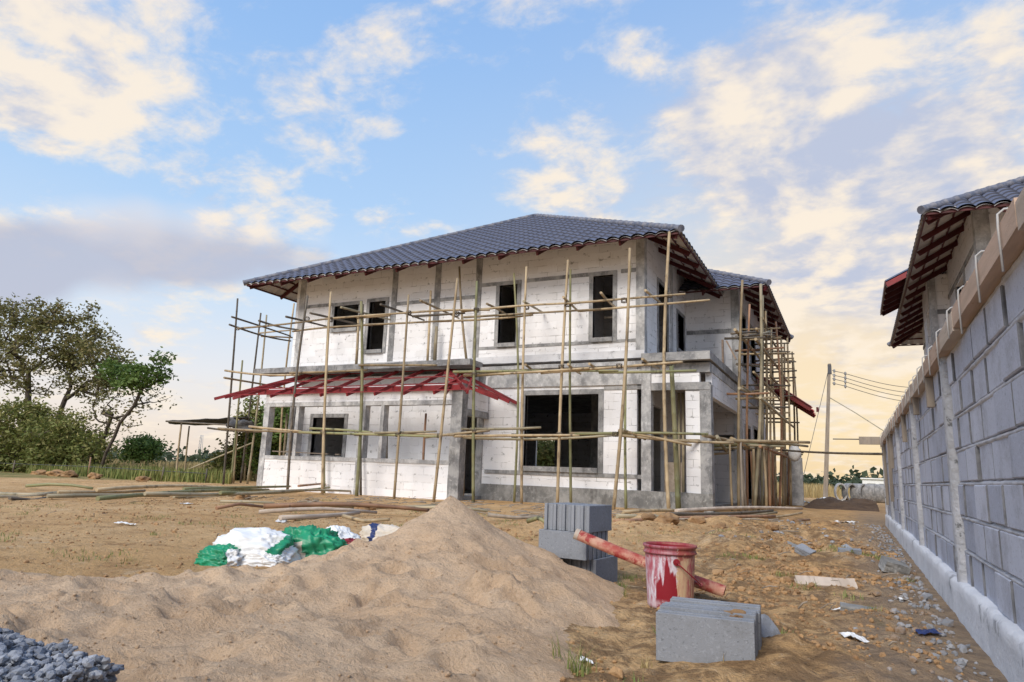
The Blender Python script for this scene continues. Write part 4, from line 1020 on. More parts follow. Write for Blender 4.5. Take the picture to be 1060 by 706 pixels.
# ------------------------------------------------------------------ paint bucket
bk = thing('paint_bucket', (-.99, 4.13, gz(-.99, 4.13)-.012), 'open paint bucket smeared with dark red paint between the blocks', 'bucket')
def lathe(prof, n=48, ov=0.0):
    P = []
    for r, z in prof: P.append([(r*math.cos(2*math.pi*k/n)*(1+ov), r*math.sin(2*math.pi*k/n)*(1-ov), z) for k in range(n+1)])
    return P
m_ = MB(); m_.grid(lathe([(.001,0),(.120,.0),(.126,.006),(.128,.02),(.132,.10),(.1365,.20),(.140,.285),(.1405,.30)], ov=.015)); body = m_.build('body', M['bucket_paint'], bk, local=True)
m_ = MB(); m_.grid(lathe([(.1405,.298),(.150,.300),(.152,.306),(.146,.312),(.144,.326),(.147,.330),(.153,.334),(.154,.343),(.150,.349),(.143,.347),(.138,.335)], ov=.015)); m_.build('rim', M['bucket_paint'], bk, local=True)
m_ = MB(); m_.grid(lathe([(.139,.338),(.137,.30),(.131,.12),(.128,.10),(.001,.098)], ov=.015)); m_.build('lining', M['paint_red'], bk, local=True)
# bail: lug facing the camera and the wire handle fallen to the right side
m_ = MB(); la = R(-62); ld = V((math.cos(la), math.sin(la), 0)); lc = ld*.1425 + V((0,0,.262))
m_.tube([lc, lc+ld*.008], [.020,.018], 14); m_.tube([lc+ld*.007, lc+ld*.016], [.009,.006], 10); m_.build('bail_lug', M['paint_red'], bk, local=True)
m_ = MB(); hp = []
for i in range(17):
    t = math.pi*i/16; a = la + math.pi*i/16
    hp.append((math.cos(a)*(.152+.022*math.sin(t)), math.sin(a)*(.152+.022*math.sin(t)), .262 - .135*math.sin(t)))
m_.tube(hp, .004, 6); m_.tube([hp[6], hp[7], hp[8], hp[9], hp[10]], [.010,.013,.013,.013,.010], 8); m_.build('handle', M['paint_red'], bk, local=True)
# red half-round pole leaning on the block stack
p, q = atY(597, 553.5, 4.38), atY(750, 613, 4.42); q.z = max(q.z, .03)
d = (q-p).normalized(); r_ = d.cross(V((0,0,1))).normalized(); u2 = r_.cross(d); m_ = MB(); P = []
prof = [(-.046,-.030),(-.048,0),(-.040,.026),(-.022,.043),(0,.048),(.022,.043),(.040,.026),(.048,0),(.046,-.030),(.036,-.030),(.034,0),(.022,.026),(0,.034),(-.022,.026),(-.034,0),(-.036,-.030),(-.046,-.030)]
for i in range(13):
    t = i/12; c = p.lerp(q, t) + V((0,0,-.012*math.sin(math.pi*t))); P.append([c + r_*a*.82 + u2*b*.82 for a, b in prof])
m_.grid(P, 0, True)
hp_ = m_.build('half_round_pole', M['pole_red'], origin=p); tag(hp_, 'red and cream stained half-round pole propped on the grey blocks behind the bucket', 'pole')
mm = MB(); P = []
for i in range(3):
    c = p + d*(-.006 + .014*i); P.append([c + r_*a*.86 + u2*b*.86 for a, b in prof])
mm.grid(P, 0, True); mm.build('end_band', M['wood_pale'], hp_)

# ------------------------------------------------------------------ crumpled sacks
def sack(c, sx_, sy, sz, rz, seed, colour, label, mats, crumple=.45, n=112):
    P = []; fm = []
    cr, sr = math.cos(rz), math.sin(rz)
    for i in range(n//2+1):
        th = math.pi*i/(n//2); row = []
        for k in range(n+1):
            ph = 2*math.pi*k/n; d = V((math.sin(th)*math.cos(ph), math.sin(th)*math.sin(ph), math.cos(th)))
            e = lambda q: math.copysign(abs(q)**.75, q)
            b = V((e(d.x), e(d.y), d.z))
            f1 = (1-abs(noise.noise(d*1.9 + V((seed,0,0)))))**2 - .5; f2 = (1-abs(noise.noise(d*4.3 + V((0,seed,0)))))**2 - .5 + .7*((1-abs(noise.noise(d*9.1 + V((seed,0,3)))))**2 - .5)
            k2 = 1 + crumple*(.55*f1 + .32*f2) + .22*noise.noise(d*1.1+V((seed,seed,0)))
            p_ = V((b.x*sx_*k2, b.y*sy*k2, max(-.3, b.z)*sz*(.75+.9*(k2-1)+.25)))
            x, y = p_.x*cr - p_.y*sr, p_.x*sr + p_.y*cr
            row.append((c[0]+x, c[1]+y, max(c[2]+p_.z+.02, gz(c[0]+x, c[1]+y)-.01)))
        P.append(row)
    m_ = MB(); m_.grid(P, 0, True)
    nc = n+1; fi = 0
    for i in range(n//2):
        for k in range(n):
            th = math.pi*(i+.5)/(n//2); ph = 2*math.pi*(k+.5)/n
            d = V((math.sin(th)*math.cos(ph), math.sin(th)*math.sin(ph), math.cos(th)))
            m_.m[fi] = colour(d, .6*noise.noise(d*1.2+V((seed*2,0,0)))); fi += 1
    o = m_.build('woven_sack', mats, origin=c); return tag(o, label, 'sack', 'empty sacks lying by the sand heap')
mw = [M['plastic_white'], M['plastic_green'], M['sack_cream'], M['paint_red'], M['plastic_navy']]
def at_s(x, y, z=.05): p_ = atZ(x, y, z); return (p_.x, p_.y, gz(p_.x, p_.y))
cw = lambda d, n: 1 if (-.30 < d.x*.8 - d.z*.5 + n*.5 - .35 < .02) else 0
sack(at_s(266, 566, .10), .30, .22, .18, R(25), 1.7, cw, 'white woven sack with a green stripe, humped up as the largest of the heap', mw, .38)
sack(at_s(233, 577, .04), .16, .13, .10, R(10), 4.2, lambda d, n: 0 if d.x + n > .55 else 1, 'small crumpled green sack end at the left tip of the sack heap', mw, .6)
sack(at_s(318, 566, .08), .27, .18, .19, R(30), 8.1, lambda d, n: 2 if -.15 < d.x + .9*n < .02 and d.z < .6 else (0 if d.x*.5 + n < -.50 else 1), 'crumpled deep green plastic sack in the middle of the heap beside the sand', mw, .7)
sack(at_s(349, 561, .06), .24, .15, .16, R(-25), 12.4, lambda d, n: 3 if d.x > .80 and n > -.1 else (1 if d.x < -.55 + n*.4 else 0), 'white sack sloping down to the right with a red corner, against the sand', mw, .35)
sack(at_s(268, 581, .02), .20, .10, .08, R(22), 15.9, lambda d, n: 3 if abs(d.x+.6+n) < .06 else 0, 'flat white plastic sack lying lowest in front of the humped sack', mw, .5)
sack(at_s(402, 556, .06), .26, .15, .15, R(20), 20.3, lambda d, n: 4 if (-.55 < d.x + .5*n < -.25 and d.z > -.2) else (3 if d.x < -.85 else 2), 'cream paper sack with a navy patch half buried behind the sand slope', mw, .4)

# ------------------------------------------------------------------ bamboo and timber lying about
def lie(x0, y0, x1, y1, r, mat, label, group, z=.06, maxlen=8.):
    p_ = atZ(x0, y0, z); zz = z
    while zz < .45:
        q_ = atZ(x1, y1, zz)
        if (q_-p_).length < maxlen and q_.y > 0: break
        zz += .02
    o = bamboo_mb(p_, q_, r*.68, .75, .06).build('bamboo_pole', M[mat], origin=p_); tag(o, label, 'pole', group); return o
LG, CG, RG = 'poles of the left ground pile', 'poles and pipes in the middle pile', 'poles lying before the house on the right'
for a in [(101,516,278,507,.055,G,'thick green bamboo pole in front of the left ground pile',LG,.10), (-30,508,62,510,.06,GY,'greyish bamboo pole running out of the picture at the left edge',LG,.06),
          (27,503,96,505.5,.05,G,'dark green bamboo pole lying furthest back at the left end of the pile',LG,.08), (49,513.5,175,513,.055,GY,'grey bamboo pole under the thick green one in the left pile',LG,.06),
          (100,507,236,505,.055,T,'long pale bamboo pole along the back of the left pile',LG,.14), (-20,513,54,510.5,.05,T,'pale bamboo pole with its end at the left frame edge',LG,.05), (150,511,300,508.5,.05,GY,'dull bamboo pole lying between the thick green pole and the back row',LG,.16),
          (228,510,341,504.5,.055,G,'thick green pole lying against the foot of the white porch wall',LG,.16), (235,512.5,367,508.5,.05,GY,'grey pole on the ground just before the porch wall',LG,.08), (60,509,150,508,.05,T,'pale bamboo pole bridging the gap between the grey pole and the thick green one',LG,.10), (180,514,262,510.5,.04,GY,'thin grey pole in front of the thick green pole',LG,.05), (10,515.5,60,513,.04,D_,'thin dark stick lying foremost at the left end of the pile',LG,.04), (190,506,300,503.5,.05,G,'olive pole at the back right of the left pile',LG,.18),
          (309,503,341,500,.04,'bamboo_red','short reddish stick poking up out of the pile before the porch',LG,.25)]:
    lie(*a)
for a in [(273,524,447,528.5,.055,'bamboo_red','long orange-brown pole on top of the middle timber pile',CG,.10,6), (318,521,456,522.5,.045,GY,'thin grey pole behind the orange-brown one',CG,.08,6), (268,530,390,530.5,.045,'wood_pale','pale plank-like pole under the orange-brown pole',CG,.05,5),
          (290,536,372,530.5,.05,'wood_pale','pale pole slanting across the front of the middle pile',CG,.05,5), (224,526,272,524.5,.04,'bamboo_red','short reddish pole at the left end of the middle pile',CG,.05,4), (228,519,284,520.5,.035,GY,'thin weathered stick behind the left end of the middle pile',CG,.06,4), (355,534,403,537.5,.04,T,'short pale bamboo piece at the front right of the middle pile',CG,.05,4)]:
    lie(*a)
for a in [(636,540.5,802,534.5,.055,'bamboo_red','long rusty red pole before the lumps of soil on the right',RG,.08,8), (639,534,804,530.5,.05,GY,'grey bamboo pole behind the rusty red pole',RG,.12,8), (645,530,728,529,.05,T,'pale bamboo pole close under the grey plinth',RG,.10,5),
          (700,529,830,526.5,.06,'wood_pale','pale timber lying furthest right before the side scaffold',RG,.14,7), (655,537,760,535,.045,G,'greenish pole between the grey and rusty ones',RG,.06,7), (690,532,800,528.5,.05,D_,'dark pole in the middle of the right pile',RG,.16,8), (720,538,830,531,.045,T,'pale thin pole crossing behind the rusty red one',RG,.10,8), (430,526,505,529,.045,GY,'grey pole vanishing behind the sand peak on its left side',RG,.08,5), (505,533,562,535,.045,'wood_grey','grey timber between sand peak and block stack',RG,.08,5), (546,539.5,566,541.5,.05,G,'short green pole end showing left of the block stack',RG,.05,4), (800,546,838,538,.04,'bamboo_red','short brown stick lying slantwise right of the rusty pole',RG,.05,4),
          (603,522,622,530,.04,'wood_grey','short grey stick propped above the top of the block stack',RG,.25,4), (588,531,600,524,.045,'wood_pale','white painted stick end just above the block stack',RG,.2,4)]:
    lie(*a)

# ------------------------------------------------------------------ gravel, clods, rubble and litter
def chunk(m_, c, r, rng, sq=.75):
    ph = [rng.uniform(0, 50) for _ in range(3)]; rot = Matrix.Rotation(rng.uniform(0, 6.28), 3, 'Z') @ Matrix.Rotation(rng.uniform(-.6, .6), 3, 'X')
    s_ = V((rng.uniform(.8,1.3), rng.uniform(.7,1.1), rng.uniform(.55,.9)*sq/.75))
    vs = []
    for v in ICO_V:
        k = 1 + .38*noise.noise(V((v[0]*1.5+ph[0], v[1]*1.5+ph[1], v[2]*1.5+ph[2])))
        p_ = rot @ V((v[0]*s_.x, v[1]*s_.y, v[2]*s_.z)); vs.append(V(c) + p_*r*k)
    m_.add(vs, ICO_F, 0, False)
bm = bmesh.new(); bmesh.ops.create_icosphere(bm, subdivisions=1, radius=1); ICO_V = [tuple(v.co) for v in bm.verts]; ICO_F = [tuple(v.index for v in f.verts) for f in bm.faces]; bm.free()
def surf(x, y): return max(gz(x, y), gz(x, y) + sand_h(x, y))
rg = random.Random(9); m_ = MB()
A = atZ(-12, 655, .12); B = atZ(158, 706, .08); e_ = (B-A); e_.z = 0; L_ = e_.length; e_.normalize(); nrm = V((e_.y, -e_.x, 0))
if nrm.dot(V((0,-1,0))) < 0: nrm = -nrm
for i in range(6500):
    t = rg.uniform(-.3, 1.12); dd = rg.betavariate(1.1, 1.3)*1.0 - (.05 if rg.random() < .1 else 0)
    p_ = A + e_*(t*L_) + nrm*dd
    edge = .06*math.sin(t*9) + .05*math.sin(t*21+1)
    if t > .80 and dd < .08 + (t-.8)*.3: continue
    if dd < edge*.6: continue
    z = surf(p_.x, p_.y) + .015 + min(.10, max(0, dd)*.40)*rg.random()**.35
    chunk(m_, (p_.x, p_.y, z), .006 + .013*rg.random()**1.8, rg)
tag(m_.build('gravel', M['gravel']), kind='stuff')
m_ = MB()
for i in range(3800):
    x, y = rg.uniform(-5.5, -.9), 1.1 + 3.6*rg.random()**1.4
    if sand_h(x, y) < .015: continue
    r = rg.uniform(.002, .0065)*(1.7 if rg.random() < .05 else 1); chunk(m_, (x, y, surf(x, y)+r*.3), r, rg)
tag(m_.build('sand_crumbs', M['sand']), kind='stuff')
m_ = MB()
for i in range(13000):
    zone = rg.random()
    if zone < .35: x, y = rg.uniform(-1.0, .35), rg.uniform(2.2, 9)
    elif zone < .55: x, y = rg.uniform(-4.6, .2), rg.uniform(7, 13.5)
    else: x, y = rg.uniform(-13, -1), 2.9 + 9*rg.random()**1.2
    if sand_h(x, y) > .02: continue
    if fbm(x*.9, y*.9, 31, 3) < -.05 and zone < .55: continue
    r = (.003 + .014*rg.random()**2.5) * (1.0 if y < 5 else 1.6 if zone < .55 else 1.2)
    if rg.random() < .02: r *= 2
    chunk(m_, (x, y, gz(x, y)+r*.2), r, rg)
tag(m_.build('soil_crumbs', M['clod']), kind='stuff')
m_ = MB()
for i in range(900):
    y = 2.4 + 13*rg.random()**1.3; x = .47 - abs(rg.gauss(0, .16)) - .03
    r = rg.uniform(.005, .02)*(1.8 if rg.random()<.08 else 1); chunk(m_, (x, y, gz(x, y)+r*.35), r, rg)
for i in range(160):
    x, y = rg.uniform(-1.4, .3), rg.uniform(8, 14); r = rg.uniform(.012, .035); chunk(m_, (x, y, gz(x, y)+r*.3), r, rg)
tag(m_.build('rubble', M['rubble']), kind='stuff')
m_ = MB()
for i in range(300):
    if i < 210: x, y = rg.uniform(-11, -1), rg.uniform(10.5, 14.6)
    elif i < 270: x, y = rg.uniform(-12, -4.5), rg.uniform(4, 12)
    else: x, y = rg.uniform(-1.6, .3), rg.uniform(3, 9)
    a = rg.gauss(.1, .5); l = rg.uniform(.08, .45)*(1 if y > 9 else .3); z = gz(x, y)+.02
    d3 = V((math.cos(a)*l, math.sin(a)*l, rg.uniform(-.01, .05))); m_.tube([V((x, y, z)), V((x, y, z))+d3*.5+V((0,0,.01)), V((x, y, z))+d3], rg.uniform(.003, .012)*(1 if y > 9 else .45), 5)
tag(m_.build('twigs', M['wood_grey']), kind='stuff')
def clod(x, y, r, lab, mat='clod', seed=1, sq=(1,1,.65), cat='clod', name='soil_clod'):
    p_ = atZ(x, y, 0); o = lump(name, (p_.x, p_.y, gz(p_.x, p_.y)+r*.2), r, mat, seed, sq); return tag(o, lab, cat)
clod(378, 527, .16, 'round orange clod of earth at the right end of the pole pile before the porch', seed=5)
clod(252, 517, .15, 'orange clod of earth on the ground left of the porch pile', seed=9)
for i, (x, y, r, lab) in enumerate([(671,545,.13,'brown clod directly before the left end of the rusty red pole'), (690,548,.16,'largest brown clod in the row before the rusty red pole'), (722,545,.12,'brown clod under the middle of the rusty red pole'), (745,549,.11,'brown clod right of the middle of the rusty red pole'), (820,548,.13,'dark clod at the far right beside the short brown stick'), (800,556,.10,'brown clod lying alone near the small slate chips')]):
    clod(x, y, r, lab, seed=20+i*3)
def slab(x, y, l, w, h, rz, mat, label, cat, name, tilt=(0,0)):
    p_ = atZ(x, y, .02); bm = bmesh.new(); r = bmesh.ops.create_cube(bm, size=1)
    bmesh.ops.subdivide_edges(bm, edges=list(bm.edges), cuts=3, use_grid_fill=True)
    for v in bm.verts:
        k = V((v.co.x*l, v.co.y*w, v.co.z*h)); j = fbm(v.co.x*2.3+x, v.co.y*2.3+y, v.co.z*2, 3)*.08
        v.co = k + V((l*j*.4, w*j, h*j))
    me = bpy.data.meshes.new(name); bm.to_mesh(me); bm.free(); me.materials.append(M[mat]); o = bpy.data.objects.new(name, me); COL.objects.link(o)
    o.location = (p_.x, p_.y, gz(p_.x, p_.y) + h*.45); o.rotation_euler = (tilt[0], tilt[1], rz); return tag(o, label, cat)
slab(855, 605, .40, .11, .035, R(14), 'wood_pale', 'short pale plank lying on the soil near the wall', 'plank', 'plank', (R(24), 0))
slab(889, 632, .19, .07, .03, R(5), 'plinth', 'dark slate-grey chip of block below the pale plank', 'block piece', 'block_piece', (R(10), R(5)))
slab(872, 572, .20, .13, .06, R(35), 'block_grey', 'broken grey block piece tilted up halfway to the wall', 'block piece', 'block_piece', (R(20), R(-14)))
slab(880, 579, .20, .08, .05, R(8), 'block_grey', 'broken grey block piece lying flat before the tilted one', 'block piece', 'block_piece', (R(8), 0))
slab(834, 579, .16, .10, .06, R(-30), 'block_grey', 'small grey block chip left of the two broken pieces', 'block piece', 'block_piece', (R(15), R(20)))
slab(819, 567, .18, .09, .05, R(-40), 'plinth', 'small dark chip lying furthest left of the broken block pieces', 'block piece', 'block_piece', (R(25), R(10)))
slab(926, 590, .20, .14, .10, R(20), 'plinth', 'dark broken block lump close under the white footing', 'block piece', 'block_piece', (R(15), R(15)))
slab(790, 668, .12, .10, .05, R(60), 'block_grey', 'thin grey block shard leaning behind the right end of the foreground blocks', 'block piece', 'block_piece', (R(50), 0))
def litter(x, y, l, w, mat, label, seed):
    p_ = atZ(x, y, .01); m_ = MB(); P = []
    for i in range(9):
        row = []
        for k in range(9):
            u, v = i/8-.5, k/8-.5; a = seed
            X = (u*math.cos(a)-v*math.sin(a)*w/l)*l*(1+.25*nz(v*3, seed)); Y = (u*math.sin(a)+v*math.cos(a)*w/l)*l*(1+.25*nz(u*3, seed+4))
            row.append((p_.x+X, p_.y+Y, gz(p_.x+X, p_.y+Y) + .012 + .30*w*abs(fbm(u*2.2+seed, v*2.2, 3, 3))))
        P.append(row)
    m_.grid(P, 0, False); m2 = m_.build('plastic_scrap', M[mat], origin=p_); sd_ = m2.modifiers.new('thickness', 'SOLIDIFY'); sd_.thickness = .0015
    return tag(m2, label, 'litter')
litter(884, 663, .16, .06, 'plastic_white', 'crumpled white plastic strip on the soil at lower right', 2.0)
litter(872, 630, .12, .035, 'plastic_white', 'pale plastic strip just above the dark slate chip', 2.6)
litter(876, 540, .55, .25, 'plastic_white', 'white plastic sheet scrap among rubble near the far wall', 1.0)
litter(130, 545, .20, .10, 'plastic_white', 'pinkish white scrap on bare soil left of the sacks', .4)
litter(193, 522, .2, .12, 'plastic_white', 'small white scrap on soil below the left pole pile', 1.4)
litter(292, 539, .22, .12, 'plastic_white', 'white scrap in front of the middle timber pile', 2.2)
litter(620, 540, .2, .12, 'plastic_white', 'white scrap on the soil right of the block stack top', .9)
litter(935, 625, .10, .06, 'plastic_white', 'white scrap among the rubble at the wall foot', 1.9)
litter(960, 655, .10, .07, 'plastic_navy', 'dark blue scrap among the rubble near the footing', .3)
litter(607, 686, .05, .03, 'plastic_white', 'tiny pale scrap beside the grass at bottom centre', .3)

# ------------------------------------------------------------------ plants
def leaf(m_, c, s, rng, el=.5):
    d = V((rng.gauss(0,1), rng.gauss(0,1), rng.gauss(0,.6))).normalized(); w = d.cross(V((rng.gauss(0,1), rng.gauss(0,1), rng.gauss(0,1)))).normalized()
    n = d.cross(w); a = c + d*s; b = c - d*s
    m_.add([b, c + w*s*el + n*s*.15, a, c - w*s*el + n*s*.15], [(0,1,2,3)])
def grow(name, root, label, cat, base, trunk, blobs, leafm, seed, per=60, lsz=.11, sig=.28, r0=.16, barkm='bark', group=None, up_bias=.3, tips=.02, el=.5):
    """trunk: list of points; blobs: (centre, radii, clusters)"""
    rng = random.Random(seed); nodes = [(V(trunk[0]), -1)]
    for p_ in trunk[1:]:
        a = nodes[-1][0]; n = max(1, int((V(p_)-a).length/.5))
        for i in range(1, n+1): nodes.append((a.lerp(V(p_), i/n) + V((rng.gauss(0,.03), rng.gauss(0,.03), 0)), len(nodes)-1))
    tg = []
    for c, rr, k in blobs:
        for _ in range(k):
            while True:
                d = V((rng.uniform(-1,1), rng.uniform(-1,1), rng.uniform(-1,1)))
                if d.length < 1: break
            d = d*(.6+.4*d.length)
            tg.append(V(c) + V((d.x*rr[0], d.y*rr[1], d.z*rr[2])))
    top = V(trunk[-1]); tg.sort(key=lambda t: (t-top).length); ends = []
    for t in tg:
        best, bi = 1e9, 0
        for i, (p_, _) in enumerate(nodes):
            dv = t-p_; dd = dv.length + up_bias*max(0, -dv.z)*2 + (.25*(V(base)-p_).length < .2)*.5
            if dd < best: best, bi = dd, i
        a = nodes[bi][0]; L = (t-a).length; n = max(1, int(L/.45)); pi = bi; bow = V((rng.gauss(0,.08), rng.gauss(0,.08), .12))*L
        for i in range(1, n+1):
            u = i/n; nodes.append((a.lerp(t, u) + bow*math.sin(math.pi*u), pi)); pi = len(nodes)-1
        ends.append(pi)
    wt = [0]*len(nodes)
    for e in ends: wt[e] += 1
    for i in range(len(nodes)-1, 0, -1): wt[nodes[i][1]] += wt[i]
    mx = max(wt[0], 1); rad = [max(tips, r0*math.sqrt(q/mx)) for q in wt]
    m_ = MB()
    for i in range(1, len(nodes)):
        j = nodes[i][1]
        if (nodes[i][0]-nodes[j][0]).length > 1e-3: m_.tube([nodes[j][0], nodes[i][0]], [min(rad[j], rad[i]*1.5), rad[i]], 5, False)
    o = thing(name, base, label, cat, group)
    m_.build('trunk', M[barkm], o)
    lm = MB()
    for t in tg:
        k = int(per*rng.uniform(.4, 1.4)); s3 = sig*rng.uniform(.7, 1.3)
        for _ in range(k):
            leaf(lm, t + V((rng.gauss(0, s3), rng.gauss(0, s3), rng.gauss(0, s3*.7))), lsz*rng.uniform(.6, 1.3), rng, el)
    lm.build('crown', M[leafm], o); return o
def bl(x, y, rx, ry, Y, k, dr=None):
    c = atY(x, y, Y); dep = (CM @ (c-CAM)).z; s_ = dep/F
    return (c, (rx*s_, (dr or rx)*s_, ry*s_), k)
def gp(x, Y, z=0): p_ = atY(x, 480, Y); return V((p_.x, Y, z))
def tp(x, y, Y): return atY(x, y, Y)
Yt = 19.5
grow('tree', None, 'tall open-crowned tree at the left edge, dull olive foliage', 'tree', gp(22, Yt), [gp(22, Yt), tp(28, 430, Yt), tp(31, 385, Yt)],
     [bl(22,335,32,22,Yt,40), bl(58,330,26,20,Yt,30), bl(5,368,28,30,Yt,28), bl(45,365,34,24,Yt,34), bl(-25,345,30,40,Yt,24), bl(28,398,40,14,Yt,14)], 'leaf_olive', 3, 48, .10, .27, .14)
grow('tree', None, 'olive tree leaning right with bare limbs below, second from the left edge', 'tree', gp(52, Yt+.8), [gp(52, Yt+.8), tp(58, 440, Yt+.8), tp(72, 400, Yt+.8)],
     [bl(92,352,26,18,Yt+.8,34), bl(108,372,24,16,Yt+.8,24), bl(70,372,26,18,Yt+.8,24), bl(85,398,30,16,Yt+.8,18), bl(92,325,8,10,Yt+.8,4), bl(110,395,18,14,Yt+.8,14)], 'leaf_olive', 8, 45, .095, .26, .12)
grow('tree', None, 'small leaning tree with bright green tufts and bare twigs, rightmost of the trees', 'tree', gp(100, Yt-.8), [gp(100, Yt-.8), tp(112, 468, Yt-.8), tp(125, 438, Yt-.8), tp(138, 420, Yt-.8)],
     [bl(122,388,18,10,Yt-.8,14), bl(142,392,20,12,Yt-.8,18), bl(158,388,14,10,Yt-.8,10), bl(166,374,4,6,Yt-.8,3)], 'leaf_green', 14, 55, .10, .20, .07)
grow('tree', None, 'thin twiggy tree with sparse brown leaves between the leaning trees', 'tree', gp(94, Yt), [gp(94, Yt), tp(104, 465, Yt), tp(112, 440, Yt)],
     [bl(114,420,20,26,Yt,26), bl(135,425,22,18,Yt,14), bl(158,412,16,12,Yt,9), bl(104,445,14,16,Yt,12)], 'leaf_olive', 19, 16, .075, .25, .09, tips=.014)
grow('bush', None, 'wide dense green bush under the tall tree at the left edge', 'bush', gp(20, 18.3), [gp(20, 18.3), tp(22, 465, 18.3)],
     [bl(25,450,48,36,18.3,110), bl(-15,460,40,40,18.3,50), bl(60,462,30,26,18.3,44), bl(20,482,55,14,18.3,50)], 'leaf_bush', 23, 85, .095, .26, .06, up_bias=0)
grow('bush', None, 'yellowish green bush right of the wide dense bush', 'bush', gp(78, 18.8), [gp(78, 18.8), tp(80, 475, 18.8)],
     [bl(75,455,22,24,18.8,46), bl(92,468,18,20,18.8,34)], 'leaf_bush', 27, 70, .09, .24, .05, up_bias=0)
grow('bush', None, 'rounded dark green bush standing alone right of the leaning trees', 'bush', gp(146, 24), [gp(146, 24), tp(147, 475, 24)],
     [bl(146,466,19,12,24,60)], 'leaf_green', 31, 70, .10, .25, .05, up_bias=0)
grow('bush', None, 'leafy shrub growing between scaffold and the left corner of the porch', 'bush', gp(252, 21.5), [gp(252, 21.5), tp(253, 470, 21.5)],
     [bl(250,478,18,22,21.5,60), bl(262,440,14,24,21.5,34), bl(232,484,16,14,21.5,26)], 'leaf_bush', 35, 70, .09, .24, .05, up_bias=0)
grow('bush', None, 'light green shrub seen through the open left end of the porch', 'bush', gp(292, 21), [gp(292, 21), tp(293, 470, 21)],
     [bl(290,440,16,30,21,60), bl(276,465,14,22,21,30), bl(308,440,12,30,21,30)], 'leaf_green', 38, 70, .095, .24, .05, up_bias=0)
b1 = atY(565, 470, 31)
grow('bush', None, 'bright green shrub glimpsed through the big window and back door', 'bush', (b1.x, 31, 0), [(b1.x, 31, 0), (b1.x, 31, 1)], [((b1.x, 31, 1.4), (1.6, .8, 1.3), 80)], 'grass_green', 41, 60, .10, .26, .05, up_bias=0)
rp = random.Random(77)
def blades(name, mat, n, area, hmin, hmax, wdt, kind='stuff', lean=.35):
    m_ = MB()
    for _ in range(n):
        x, y = area(rp); 
        h = rp.uniform(hmin, hmax); a = rp.uniform(0, 6.28); l = rp.uniform(0, lean)*h; w = wdt*rp.uniform(.6, 1.3); z = gz(x, y)-.01
        dx, dy = math.cos(a), math.sin(a); px_, py_ = -dy*w, dx*w
        m_.add([(x-px_,y-py_,z),(x+px_,y+py_,z),(x+dx*l*.4+px_*.7,y+dy*l*.4+py_*.7,z+h*.6),(x+dx*l*.4-px_*.7,y+dy*l*.4-py_*.7,z+h*.6),(x+dx*l,y+dy*l,z+h)], [(0,1,2,3),(3,2,4)])
    o = m_.build(name, M[mat]); return tag(o, kind=kind)
def px_area(x0, x1, Y0, Y1):
    def f(r):
        Y = r.uniform(Y0, Y1); x = r.uniform(x0, x1); p_ = atY(x, 490, Y); return p_.x, Y
    return f
blades('green_weeds', 'grass_green', 11000, lambda r: next(q for q in iter(lambda: px_area(-30, 240, 16.8, 22.5)(r), None) if fbm(q[0]*.5, q[1]*.5, 60, 3) > -.15), .06, .55, .024)
blades('dry_grass', 'grass_dry', 9000, px_area(60, 330, 21, 46), .25, .8, .035)
blades('field_grass', 'grass_dry', 3500, lambda r: (r.uniform(-7, -1.6) if (t:=r.random()) < .8 else r.uniform(-1.6, 4), r.uniform(40, 70)), .3, .9, .04)
def weedy(r):
    for _ in range(400):
        x, y = (r.uniform(-11, -2), r.uniform(3.2, 13)) if r.random() < .6 else (r.uniform(-1.6, .4), r.uniform(2.3, 9))
        if sand_h(x, y) < .005 and fbm(x*1.1, y*1.1, 90, 3) > .42: break
    return x, y
blades('sparse_weeds', 'grass_green', 4200, weedy, .015, .06, .0035, lean=1.2)
def tuft(x, y, n, h, label, z=.0, mat='grass_green', sp=.03):
    p_ = atZ(x, y, z); m_ = MB(); zz = surf(p_.x, p_.y)
    for _ in range(n):
        a = rp.uniform(0, 6.28); hh = h*rp.uniform(.45, 1); l = hh*rp.uniform(.2, 1.0); w = .0022*rp.uniform(.7, 1.4); bx_, by_ = p_.x+rp.gauss(0, sp), p_.y+rp.gauss(0, sp); dx, dy = math.cos(a), math.sin(a)
        pts = [V((bx_+dx*l*t*t, by_+dy*l*t*t, zz + hh*(t-.35*t*t*(l/hh)))) for t in (0,.35,.7,1)]
        P = [[q + V((-dy*w*(1-.9*i/3), dx*w*(1-.9*i/3), 0)), q - V((-dy*w*(1-.9*i/3), dx*w*(1-.9*i/3), 0))] for i, q in enumerate(pts)]
        m_.grid(P, 0, True)
    return tag(m_.build('grass_tuft', M[mat], origin=(p_.x, p_.y, zz)), label, 'grass tuft')
tuft(601, 690, 60, .13, 'green grass tuft sprouting from the sand at bottom centre', .03)
tuft(577, 681, 14, .12, 'few bright green blades left of the bottom centre tuft', .03)
tuft(748, 694, 34, .07, 'thin grass at the foot of the plain front block', 0, 'grass_dry')
tuft(668, 690, 26, .06, 'short dry grass left of the foreground blocks', 0, 'grass_dry', .012)
tuft(652, 596, 90, .06, 'dark grass patch in the shade left of the bucket', 0, 'grass_green', .05)
tuft(812, 598, 50, .06, 'low grass patch right of the bucket on bare soil', 0, 'grass_green', .04)
tuft(905, 640, 24, .05, 'small grass tuft behind the dark slate chip', 0, 'grass_green', .02)
tuft(135, 580, 40, .06, 'dull grass patch at the edge of the sand on the left', 0, 'grass_dry', .03)
tuft(160, 556, 30, .06, 'tiny grass patch on bare soil left of the sacks', 0, 'grass_green', .025)

